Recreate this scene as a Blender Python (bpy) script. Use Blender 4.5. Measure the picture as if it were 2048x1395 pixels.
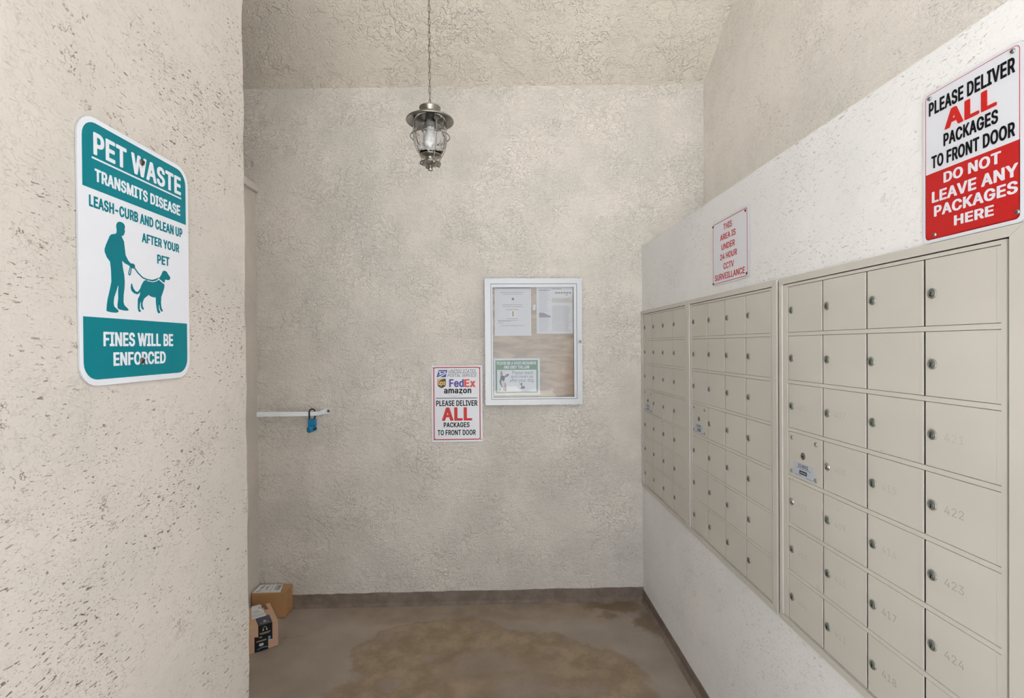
import bpy, bmesh, math, random
from mathutils import Matrix, Vector

# ------------------------------------------------------------------ reset
for o in list(bpy.data.objects):
    bpy.data.objects.remove(o)
scene = bpy.context.scene
COL = scene.collection
random.seed(7)
H = 1.54                                   # eye height of the camera above the floor

# ------------------------------------------------------------------ camera
FPX = 1031.08
YAW, PITCH, ROLL = 0.03309, -0.00701, -0.00696
cam_data = bpy.data.cameras.new('camera')
cam_data.sensor_fit = 'HORIZONTAL'
cam_data.sensor_width = 36.0
cam_data.lens = FPX / 2048 * 36.0
cam_data.clip_start = 0.02
cam = bpy.data.objects.new('camera', cam_data)
COL.objects.link(cam)
_f = Vector((math.sin(YAW) * math.cos(PITCH), math.cos(YAW) * math.cos(PITCH), math.sin(PITCH)))
_r = Vector((math.cos(YAW), -math.sin(YAW), 0))
_u = _r.cross(_f)
_r2 = _r * math.cos(ROLL) + _u * math.sin(ROLL)
_u2 = -_r * math.sin(ROLL) + _u * math.cos(ROLL)
cam.matrix_world = Matrix(((_r2.x, _u2.x, -_f.x, 0), (_r2.y, _u2.y, -_f.y, 0), (_r2.z, _u2.z, -_f.z, H), (0, 0, 0, 1)))
scene.camera = cam

# ------------------------------------------------------------------ daylight
world = bpy.data.worlds.new('daylight')
scene.world = world
world.use_nodes = True
bg = world.node_tree.nodes['Background']
bg.inputs['Color'].default_value = (0.90, 0.95, 1.0, 1)
bg.inputs['Strength'].default_value = 1.0
# hazy sky: bright towards the horizon, dimmer overhead
_wt = world.node_tree
_tc = _wt.nodes.new('ShaderNodeTexCoord'); _sp = _wt.nodes.new('ShaderNodeSeparateXYZ'); _mr = _wt.nodes.new('ShaderNodeMapRange')
_wt.links.new(_tc.outputs['Generated'], _sp.inputs[0]); _wt.links.new(_sp.outputs[2], _mr.inputs['Value'])
_mr.inputs['From Min'].default_value = 0.0; _mr.inputs['From Max'].default_value = 0.8
_mr.inputs['To Min'].default_value = 1.7; _mr.inputs['To Max'].default_value = 0.8
_wt.links.new(_mr.outputs[0], bg.inputs['Strength'])
sun_data = bpy.data.lights.new('sun', 'SUN')
sun_data.energy = 15.0
sun_data.angle = math.radians(1.0)
sun_data.color = (1.0, 0.98, 0.965)
sun = bpy.data.objects.new('sun', sun_data)
COL.objects.link(sun)
sun.rotation_euler = (math.radians(-11), math.radians(-4), 0)   # from behind the building, down onto the walkway
scene.view_settings.view_transform = 'Standard'
scene.view_settings.look = 'None'
scene.view_settings.exposure = 0.76
scene.view_settings.gamma = 1.0
scene.view_settings.use_curve_mapping = False
scene.cycles.max_bounces = 10
scene.cycles.diffuse_bounces = 6
scene.cycles.use_adaptive_sampling = True
scene.cycles.adaptive_threshold = 0.07
scene.cycles.adaptive_min_samples = 20
scene.cycles.transparent_max_bounces = 16
scene.cycles.sample_clamp_indirect = 6.0

# ------------------------------------------------------------------ node helpers
def srgb(r, g, b):
    def c(v):
        v /= 255.0
        return v / 12.92 if v <= 0.04045 else ((v + 0.055) / 1.055) ** 2.4
    return (c(r), c(g), c(b), 1.0)

class N:
    def __init__(self, name):
        self.m = bpy.data.materials.new(name)
        self.m.use_nodes = True
        self.t = self.m.node_tree
        self.p = self.t.nodes['Principled BSDF']
        self.out = self.t.nodes['Material Output']
    def new(self, kind, **kw):
        n = self.t.nodes.new(kind)
        for k, v in kw.items():
            setattr(n, k, v)
        return n
    def link(self, a, b):
        self.t.links.new(a, b)
    def put(self, sock, v):
        if hasattr(v, 'is_output'):
            self.link(v, sock)
        else:
            sock.default_value = v
    def math(self, op, a, b=0.0, clamp=False):
        n = self.new('ShaderNodeMath', operation=op, use_clamp=clamp)
        self.put(n.inputs[0], a); self.put(n.inputs[1], b)
        return n.outputs[0]
    def step(self, v, lo, hi, a=0.0, b=1.0):
        n = self.new('ShaderNodeMapRange', interpolation_type='SMOOTHSTEP')
        self.put(n.inputs['Value'], v)
        n.inputs['From Min'].default_value = lo; n.inputs['From Max'].default_value = hi
        n.inputs['To Min'].default_value = a; n.inputs['To Max'].default_value = b
        return n.outputs[0]
    def noise(self, vec, scale, detail=2.0, rough=0.5, dist=0.0):
        n = self.new('ShaderNodeTexNoise')
        self.link(vec, n.inputs['Vector'])
        n.inputs['Scale'].default_value = scale; n.inputs['Detail'].default_value = detail
        n.inputs['Roughness'].default_value = rough; n.inputs['Distortion'].default_value = dist
        return n.outputs[0]
    def mix(self, fac, a, b, blend='MIX'):
        n = self.new('ShaderNodeMix', data_type='RGBA', blend_type=blend)
        self.put(n.inputs[0], fac); self.put(n.inputs[6], a); self.put(n.inputs[7], b)
        return n.outputs[2]
    def pos(self):
        return self.new('ShaderNodeNewGeometry').outputs['Position']
    def obj(self):
        return self.new('ShaderNodeTexCoord').outputs['Object']
    def mapping(self, vec, scale=(1, 1, 1), rot=(0, 0, 0), loc=(0, 0, 0)):
        n = self.new('ShaderNodeMapping')
        self.link(vec, n.inputs[0])
        n.inputs['Scale'].default_value = scale; n.inputs['Rotation'].default_value = rot; n.inputs['Location'].default_value = loc
        return n.outputs[0]
    def bump(self, h, strength, dist):
        n = self.new('ShaderNodeBump')
        n.inputs['Strength'].default_value = strength; n.inputs['Distance'].default_value = dist
        self.link(h, n.inputs['Height'])
        self.link(n.outputs[0], self.p.inputs['Normal'])
        return n.outputs[0]

def plain(name, col, rough=0.5, metal=0.0, var=0.04, bump=0.0, bscale=200.0, spec=0.5):
    n = N(name)
    v = n.noise(n.obj(), 35.0, 3.0)
    dark = tuple(c * (1 - var) for c in col[:3]) + (1,)
    lite = tuple(min(1, c * (1 + var)) for c in col[:3]) + (1,)
    n.link(n.mix(v, dark, lite), n.p.inputs['Base Color'])
    n.p.inputs['Roughness'].default_value = rough
    n.p.inputs['Metallic'].default_value = metal
    n.p.inputs['Specular IOR Level'].default_value = spec
    if bump:
        n.bump(n.noise(n.obj(), bscale, 3.0), bump, 0.001)
    return n.m

def stucco(name, col, plane, coarse=1.0, grit=1.0, pits=0.0, rims=0.3, angle=0.6, tint=0.05, seed=0.0, strength=0.7, size=1.0, dist=0.008, pitcol=(0.20, 0.15, 0.11, 1)):
    """Hand-trowelled stucco: flattened plates with crisp torn rims, finer ridges in rough zones, pits that hold dirt."""
    n = N(name)
    sep = n.new('ShaderNodeSeparateXYZ'); n.link(n.pos(), sep.inputs[0])
    cmb = n.new('ShaderNodeCombineXYZ')
    a, b = {'xz': (0, 2), 'yz': (1, 2), 'xy': (0, 1)}[plane]
    n.link(sep.outputs[a], cmb.inputs[0]); n.link(sep.outputs[b], cmb.inputs[1])
    cmb.inputs[2].default_value = seed
    uv = cmb.outputs[0]
    at = lambda x, y: n.mapping(uv, loc=(x, y, 0))
    z1 = n.noise(uv, 3.0, 3.0, 0.6)
    rough = n.step(z1, 0.36, 0.64, 0.38, 1.0)                                        # zones left rough by the trowel
    rough2 = n.step(z1, 0.36, 0.64, 1.0, 0.35)
    big = n.noise(at(3, 9), 13.0 * size, 4.0, 0.68)
    mid = n.noise(n.mapping(uv, scale=(1, 1.5, 1), rot=(0, 0, angle), loc=(9, 1, 0)), 36.0 * size, 3.0, 0.62)
    fine = n.noise(n.mapping(uv, scale=(1, 1.9, 1), rot=(0, 0, angle), loc=(2, 8, 0)), 88.0, 2.0, 0.55)
    def terrace(v, c, w):
        return n.step(v, c - w, c + w)
    calm = n.step(z1, 0.37, 0.62, 0.42, 1.0)      # smoothed-over stretches
    h = n.math('MULTIPLY', n.math('MULTIPLY', n.math('ADD', terrace(big, 0.47, 0.02), terrace(big, 0.56, 0.02)), calm), 0.32 * coarse)
    h = n.math('ADD', h, n.math('MULTIPLY', n.math('MULTIPLY', terrace(mid, 0.52, 0.03), rough), 0.34 * grit))
    h = n.math('ADD', h, n.math('MULTIPLY', n.math('MULTIPLY', n.step(fine, 0.42, 0.62), rough2), 0.22 * grit))
    h = n.math('ADD', h, n.math('MULTIPLY', z1, 0.9))
    t1 = n.noise(at(4, 4), 2.6, 4.0, 0.62)
    lo = tuple(x * (1 - tint) for x in col[:3]); hi = tuple(min(1, x * (1 + tint * 0.6)) for x in col[:3])
    c = n.mix(n.step(t1, 0.35, 0.65), (lo[0] * .99, lo[1], lo[2] * .995, 1), (hi[0], hi[1] * .995, hi[2] * .99, 1))
    # relief shade along the torn rims, painted into the colour as dark lines
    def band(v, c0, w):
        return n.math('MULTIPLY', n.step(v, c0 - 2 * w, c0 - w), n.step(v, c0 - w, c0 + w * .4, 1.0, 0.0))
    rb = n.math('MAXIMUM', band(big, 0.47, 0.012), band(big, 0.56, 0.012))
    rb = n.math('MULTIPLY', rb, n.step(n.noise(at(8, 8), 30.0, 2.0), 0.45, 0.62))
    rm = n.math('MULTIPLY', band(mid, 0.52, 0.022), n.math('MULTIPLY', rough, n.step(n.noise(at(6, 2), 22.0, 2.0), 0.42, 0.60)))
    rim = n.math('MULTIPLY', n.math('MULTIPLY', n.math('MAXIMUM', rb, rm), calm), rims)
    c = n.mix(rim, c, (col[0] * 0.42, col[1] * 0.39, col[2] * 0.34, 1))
    if pits:
        pz = n.step(n.noise(at(0, 9), 3.0, 4.0, 0.62), 0.40, 0.58, 0.03, 1.0)
        pv = n.mapping(uv, scale=(1.0, 3.4, 1), rot=(0, 0, angle))
        p1 = n.noise(pv, 58.0, 2.0, 0.55, 0.6)
        p2 = n.noise(n.mapping(pv, loc=(3, 3, 1)), 110.0, 1.0, 0.5)
        thr = n.math('SUBTRACT', 1.0, n.math('MULTIPLY', pz, 0.10))
        m1 = n.step(n.math('DIVIDE', p1, thr), 0.690, 0.735)
        m2 = n.math('MULTIPLY', n.step(n.math('DIVIDE', p2, thr), 0.715, 0.765), 0.8)
        pm = n.math('MULTIPLY', n.math('MAXIMUM', m1, m2), n.math('ADD', n.math('MULTIPLY', pz, 0.8), 0.2))
        crack = n.noise(at(7, 2), 7.0, 5.0, 0.7)
        ck = n.math('MULTIPLY', n.step(crack, 0.491, 0.496), n.step(crack, 0.500, 0.505, 1.0, 0.0))
        ck = n.math('MULTIPLY', ck, n.math('MULTIPLY', n.step(n.noise(at(1, 6), 5.0, 2.0), 0.56, 0.62), n.step(n.noise(at(2, 6), 40.0, 2.0), 0.40, 0.55)))
        pm = n.math('MAXIMUM', pm, n.math('MULTIPLY', ck, 0.9))
        h = n.math('SUBTRACT', h, n.math('MULTIPLY', n.step(p1, 0.655, 0.70), 0.6))
        c = n.mix(n.math('MULTIPLY', pm, pits), c, pitcol)
    n.link(c, n.p.inputs['Base Color'])
    n.p.inputs['Roughness'].default_value = 0.88
    n.p.inputs['Specular IOR Level'].default_value = 0.2
    n.bump(h, strength, dist)
    return n.m

# ------------------------------------------------------------------ materials
M = {}
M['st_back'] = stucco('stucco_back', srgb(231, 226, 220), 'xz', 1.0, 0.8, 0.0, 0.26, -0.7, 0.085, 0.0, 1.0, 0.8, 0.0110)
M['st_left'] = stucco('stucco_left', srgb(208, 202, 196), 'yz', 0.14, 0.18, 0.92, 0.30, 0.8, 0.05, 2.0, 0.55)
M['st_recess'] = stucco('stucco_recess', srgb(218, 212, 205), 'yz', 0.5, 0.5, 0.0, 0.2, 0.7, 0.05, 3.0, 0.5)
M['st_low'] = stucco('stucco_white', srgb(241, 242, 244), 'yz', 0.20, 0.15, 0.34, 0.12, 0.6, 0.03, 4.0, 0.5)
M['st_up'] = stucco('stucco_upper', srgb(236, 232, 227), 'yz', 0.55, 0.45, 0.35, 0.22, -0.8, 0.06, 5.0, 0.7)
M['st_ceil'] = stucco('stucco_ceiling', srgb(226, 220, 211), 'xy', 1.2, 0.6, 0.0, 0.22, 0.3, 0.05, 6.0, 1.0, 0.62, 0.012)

def floor_mat():
    n = N('painted_concrete')
    pos = n.pos()
    sep = n.new('ShaderNodeSeparateXYZ'); n.link(pos, sep.inputs[0])
    wob = n.noise(pos, 3.0, 4.0, 0.6); wob2 = n.noise(n.mapping(pos, loc=(7, 3, 0)), 3.0, 4.0, 0.6)
    X = n.math('ADD', sep.outputs[0], n.math('MULTIPLY', n.math('SUBTRACT', wob, 0.5), 0.42))
    Y = n.math('ADD', sep.outputs[1], n.math('MULTIPLY', n.math('SUBTRACT', wob2, 0.5), 0.42))
    def blob(cx, cy, rx, ry, soft=0.06):
        dx = n.math('DIVIDE', n.math('SUBTRACT', X, cx), rx); dy = n.math('DIVIDE', n.math('SUBTRACT', Y, cy), ry)
        d = n.math('SQRT', n.math('ADD', n.math('MULTIPLY', dx, dx), n.math('MULTIPLY', dy, dy)))
        return n.step(d, 1.0 - soft, 1.0 + soft, 1.0, 0.0)
    base = n.mix(n.step(n.noise(pos, 4.0, 4.0), 0.3, 0.7), srgb(156, 144, 133), srgb(170, 158, 147))
    tan = n.mix(n.step(n.noise(pos, 8.0, 5.0, 0.65), 0.35, 0.65), srgb(140, 119, 94), srgb(166, 146, 120))
    m1 = n.math('MAXIMUM', blob(-0.02, 2.16, 0.72, 0.60), blob(-0.30, 2.62, 0.42, 0.26, 0.1))
    clear = n.math('MAXIMUM', blob(-0.02, 2.50, 0.24, 0.10, 0.5), blob(0.12, 2.30, 0.16, 0.13, 0.5))
    clear = n.math('MAXIMUM', clear, n.step(n.noise(n.mapping(pos, loc=(1, 4, 0)), 5.0, 3.0), 0.56, 0.66))
    m1 = n.math('MULTIPLY', m1, n.math('SUBTRACT', 1.0, n.math('MULTIPLY', clear, 0.75)))
    band = n.math('MULTIPLY', blob(0.0, 2.97, 0.85, 0.10, 0.4), 0.45)
    c = n.mix(n.math('MAXIMUM', n.math('MULTIPLY', m1, 0.9), band), base, tan)
    m2 = n.math('MAXIMUM', blob(0.70, 3.00, 0.16, 0.06, 0.4), blob(0.83, 2.80, 0.05, 0.14, 0.5))
    c = n.mix(n.math('MULTIPLY', m2, 0.75), c, srgb(112, 90, 66))
    grit = n.step(n.noise(pos, 60.0, 4.0, 0.7), 0.56, 0.66)
    c = n.mix(n.math('MULTIPLY', n.math('MULTIPLY', grit, n.math('ADD', m1, 0.25)), 0.35), c, srgb(112, 92, 68))
    rimmask = n.math('MULTIPLY', m1, n.math('SUBTRACT', 1.0, m1))
    c = n.mix(n.math('MULTIPLY', rimmask, 1.2, True), c, srgb(122, 98, 72))
    sp = n.step(n.noise(pos, 120.0, 2.0), 0.70, 0.74)
    c = n.mix(n.math('MULTIPLY', sp, 0.6), c, srgb(186, 172, 148))
    dk = n.step(n.noise(n.mapping(pos, loc=(3, 1, 2)), 70.0, 3.0), 0.70, 0.76)
    c = n.mix(n.math('MULTIPLY', dk, 0.35), c, srgb(70, 58, 46))
    n.link(c, n.p.inputs['Base Color'])
    n.link(n.step(m1, 0, 1, 0.60, 0.5), n.p.inputs['Roughness'])
    h = n.math('ADD', n.noise(pos, 130.0, 3.0), n.math('MULTIPLY', n.noise(pos, 12.0, 3.0), 1.0))
    n.bump(h, 0.35, 0.004)
    return n.m
M['floor'] = floor_mat()
def curb_mat():
    n = N('floor_paint_on_plinth')
    pos = n.pos()
    v = n.noise(pos, 14.0, 5.0, 0.65)
    n.link(n.mix(n.step(v, 0.3, 0.7), srgb(118, 104, 94), srgb(140, 126, 115)), n.p.inputs['Base Color'])
    n.p.inputs['Roughness'].default_value = 0.7
    n.bump(n.math('ADD', n.noise(pos, 26.0, 5.0, 0.6, 0.5), n.noise(pos, 9.0, 3.0)), 0.7, 0.012)
    return n.m
M['curb'] = curb_mat()
M['walk'] = plain('pale_concrete', srgb(205, 202, 196), 0.9, var=0.06)

def mail_mat():
    n = N('beige_enamel')
    o = n.pos()
    v = n.noise(n.mapping(o, scale=(1, 1, 2.0)), 2.2, 3.0)
    c = n.mix(n.step(v, 0.3, 0.7), srgb(204, 201, 194), srgb(209, 206, 199))
    sp = n.step(n.noise(o, 42.0, 2.0), 0.78, 0.80)
    c = n.mix(n.math('MULTIPLY', sp, 0.35), c, srgb(120, 108, 92))
    n.link(c, n.p.inputs['Base Color'])
    n.p.inputs['Roughness'].default_value = 0.48
    n.p.inputs['Specular IOR Level'].default_value = 0.35
    n.bump(n.noise(o, 260.0, 2.0), 0.06, 0.001)
    return n.m
M['mail'] = mail_mat()
M['mail_in'] = plain('enamel_inside', srgb(98, 86, 72), 0.8)
M['lock'] = plain('aged_zinc', srgb(150, 153, 146), 0.42, 0.55, 0.10)
M['lock_d'] = plain('zinc_plug', srgb(118, 121, 115), 0.45, 0.5, 0.10)
M['key'] = plain('keyway_black', srgb(22, 21, 20), 0.6)
M['chrome'] = plain('bright_chrome', srgb(208, 208, 205), 0.16, 1.0, 0.03)
M['num'] = plain('worn_number_ink', srgb(174, 175, 171), 0.6, var=0.10)
M['num_f'] = plain('faded_number_ink', srgb(194, 191, 184), 0.6, var=0.10)
M['white'] = plain('sign_white', srgb(226, 230, 240), 0.32, var=0.015)
M['edge'] = plain('sign_edge', srgb(180, 182, 186), 0.5, 0.2)
M['teal'] = plain('sign_teal', srgb(0, 124, 138), 0.5, var=0.03, spec=0.2)
M['tealtxt'] = plain('teal_ink', srgb(0, 118, 132), 0.5, var=0.03, spec=0.2)
M['red'] = plain('sign_red', srgb(196, 20, 22), 0.45, var=0.03)
M['redtxt'] = plain('red_ink', srgb(188, 30, 36), 0.4, var=0.03)
M['allred'] = plain('bright_red_ink', srgb(205, 24, 20), 0.45, var=0.03)
M['black'] = plain('black_ink', srgb(14, 15, 19), 0.5, var=0.05, spec=0.2)
M['navy'] = plain('dark_ink', srgb(40, 44, 60), 0.4, var=0.05)
M['screw'] = plain('screw_zinc', srgb(150, 152, 152), 0.35, 0.8, 0.12)
M['screwd'] = plain('screw_dark', srgb(96, 92, 86), 0.35, 0.8, 0.2)
M['blue'] = plain('postal_blue', srgb(38, 64, 150), 0.4, var=0.03)
M['brown'] = plain('shield_brown', srgb(74, 44, 22), 0.4, var=0.1)
M['gold'] = plain('shield_gold', srgb(238, 196, 120), 0.4, var=0.03)
M['purple'] = plain('purple_ink', srgb(82, 60, 150), 0.4, var=0.03)
M['orange'] = plain('orange_red_ink', srgb(222, 62, 42), 0.4, var=0.03)
M['smile'] = plain('amber_ink', srgb(216, 170, 120), 0.4, var=0.03)
M['alu'] = plain('anodised_aluminium', srgb(196, 199, 204), 0.42, 0.35, 0.02)
M['alu_d'] = plain('aluminium_shadow_line', srgb(120, 124, 130), 0.5, 0.4, 0.03)
M['bar'] = plain('galvanised_bar', srgb(224, 231, 236), 0.45, 0.1, 0.05)
M['lockblue'] = plain('blue_padlock', srgb(22, 128, 180), 0.4, var=0.06)
M['blackpl'] = plain('black_vinyl', srgb(18, 18, 20), 0.4)
M['paper'] = plain('paper_white', srgb(226, 228, 232), 0.7, var=0.015)
M['paper2'] = plain('paper_grey', srgb(214, 214, 216), 0.7, var=0.02)
M['ink'] = plain('print_grey', srgb(96, 96, 102), 0.7, var=0.15)
M['ink_l'] = plain('print_light_grey', srgb(184, 184, 188), 0.7, var=0.06)
M['ink_h'] = plain('print_highlight', srgb(206, 202, 178), 0.7, var=0.05)
M['rust'] = plain('print_red', srgb(150, 90, 95), 0.7, var=0.3)
M['och'] = plain('print_ochre', srgb(178, 150, 96), 0.7, var=0.3)
M['pgreen'] = plain('poster_green', srgb(62, 128, 84), 0.5, var=0.08)
M['dogdark'] = plain('dog_dark_grey', srgb(78, 80, 90), 0.7, var=0.25)
M['dogtan'] = plain('dog_tan', srgb(150, 138, 120), 0.7, var=0.25)
M['dogwhite'] = plain('dog_white', srgb(214, 214, 216), 0.7, var=0.05)
M['card'] = plain('kraft_card', srgb(186, 144, 100), 0.72, var=0.06, bump=0.15, bscale=60)
M['card2'] = plain('pink_kraft_card', srgb(204, 170, 142), 0.72, var=0.05, bump=0.15, bscale=60)
M['cardd'] = plain('card_flute_shadow', srgb(138, 96, 58), 0.8)
M['tapeblk'] = plain('black_parcel_tape', srgb(20, 22, 28), 0.3, var=0.1)
M['tapeblue'] = plain('navy_parcel_tape', srgb(40, 50, 78), 0.3, var=0.1)
M['ltblue'] = plain('light_blue_ink', srgb(110, 168, 222), 0.4)
M['cream'] = plain('cream_ink', srgb(206, 202, 184), 0.5)
M['grn_label'] = plain('us_mail_label', srgb(186, 195, 208), 0.4, var=0.03)
M['bulb'] = plain('frosted_bulb', srgb(236, 236, 234), 0.35, var=0.01)

def nickel():
    n = N('brushed_nickel')
    v = n.noise(n.mapping(n.obj(), scale=(4, 4, 60)), 12.0, 3.0)
    n.link(n.mix(v, srgb(140, 137, 130), srgb(176, 172, 165)), n.p.inputs['Base Color'])
    n.p.inputs['Metallic'].default_value = 0.95
    n.link(n.step(v, 0.2, 0.8, 0.26, 0.40), n.p.inputs['Roughness'])
    return n.m
M['nickel'] = nickel()
M['chain'] = plain('chain_nickel', srgb(150, 144, 132), 0.35, 0.9, 0.1)

def glass_wavy():
    n = N('hammered_glass')
    o = n.obj()
    n.p.inputs['Base Color'].default_value = (0.97, 0.98, 1, 1)
    n.p.inputs['Roughness'].default_value = 0.02
    n.p.inputs['IOR'].default_value = 1.45
    n.p.inputs['Transmission Weight'].default_value = 1.0
    n.bump(n.noise(n.mapping(o, scale=(1, 1, 0.6)), 34.0, 1.5, 0.4, 0.6), 0.85, 0.012)
    return n.m
M['glass'] = glass_wavy()
def glass_pane():
    n = N('acrylic_pane')
    tr = n.new('ShaderNodeBsdfTransparent'); gl = n.new('ShaderNodeBsdfGlossy')
    tr.inputs[0].default_value = (0.97, 0.975, 0.985, 1)
    gl.inputs['Roughness'].default_value = 0.03
    fr = n.new('ShaderNodeFresnel'); fr.inputs[0].default_value = 1.5
    mx = n.new('ShaderNodeMixShader')
    b = n.new('ShaderNodeBump'); b.inputs['Strength'].default_value = 0.12; b.inputs['Distance'].default_value = 0.01
    n.link(n.noise(n.obj(), 6.0, 2.0), b.inputs['Height'])
    n.link(b.outputs[0], gl.inputs['Normal']); n.link(b.outputs[0], fr.inputs['Normal'])
    n.link(fr.outputs[0], mx.inputs[0]); n.link(tr.outputs[0], mx.inputs[1]); n.link(gl.outputs[0], mx.inputs[2])
    n.link(mx.outputs[0], n.out.inputs[0])
    return n.m
M['pane'] = glass_pane()
def kraft_board():
    n = N('kraft_backing')
    o = n.obj()
    v = n.noise(n.mapping(o, scale=(1.2, 5.0, 1)), 6.0, 4.0, 0.6, 0.8)
    c = n.mix(n.step(v, 0.25, 0.75), srgb(140, 116, 88), srgb(186, 162, 132))
    w = n.step(n.noise(n.mapping(o, scale=(2.2, 1.0, 1), rot=(0, 0, 0.5), loc=(3.1, 0, 0)), 9.0, 3.0, 0.5, 0.5), 0.66, 0.72)
    sep = n.new('ShaderNodeSeparateXYZ'); n.link(o, sep.inputs[0])
    low = n.math('MULTIPLY', n.step(sep.outputs[1], -0.05, -0.2), n.step(sep.outputs[0], 0.08, 0.2))
    c = n.mix(n.math('MULTIPLY', low, 0.35), c, srgb(176, 134, 98))
    c = n.mix(n.math('MULTIPLY', n.math('MULTIPLY', w, low), 0.7), c, srgb(232, 172, 128))  # orange streak reflections painted into the lower right of the backing
    n.link(c, n.p.inputs['Base Color'])
    n.p.inputs['Roughness'].default_value = 0.3
    n.bump(v, 0.4, 0.006)
    return n.m
M['kraft'] = kraft_board()

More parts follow.
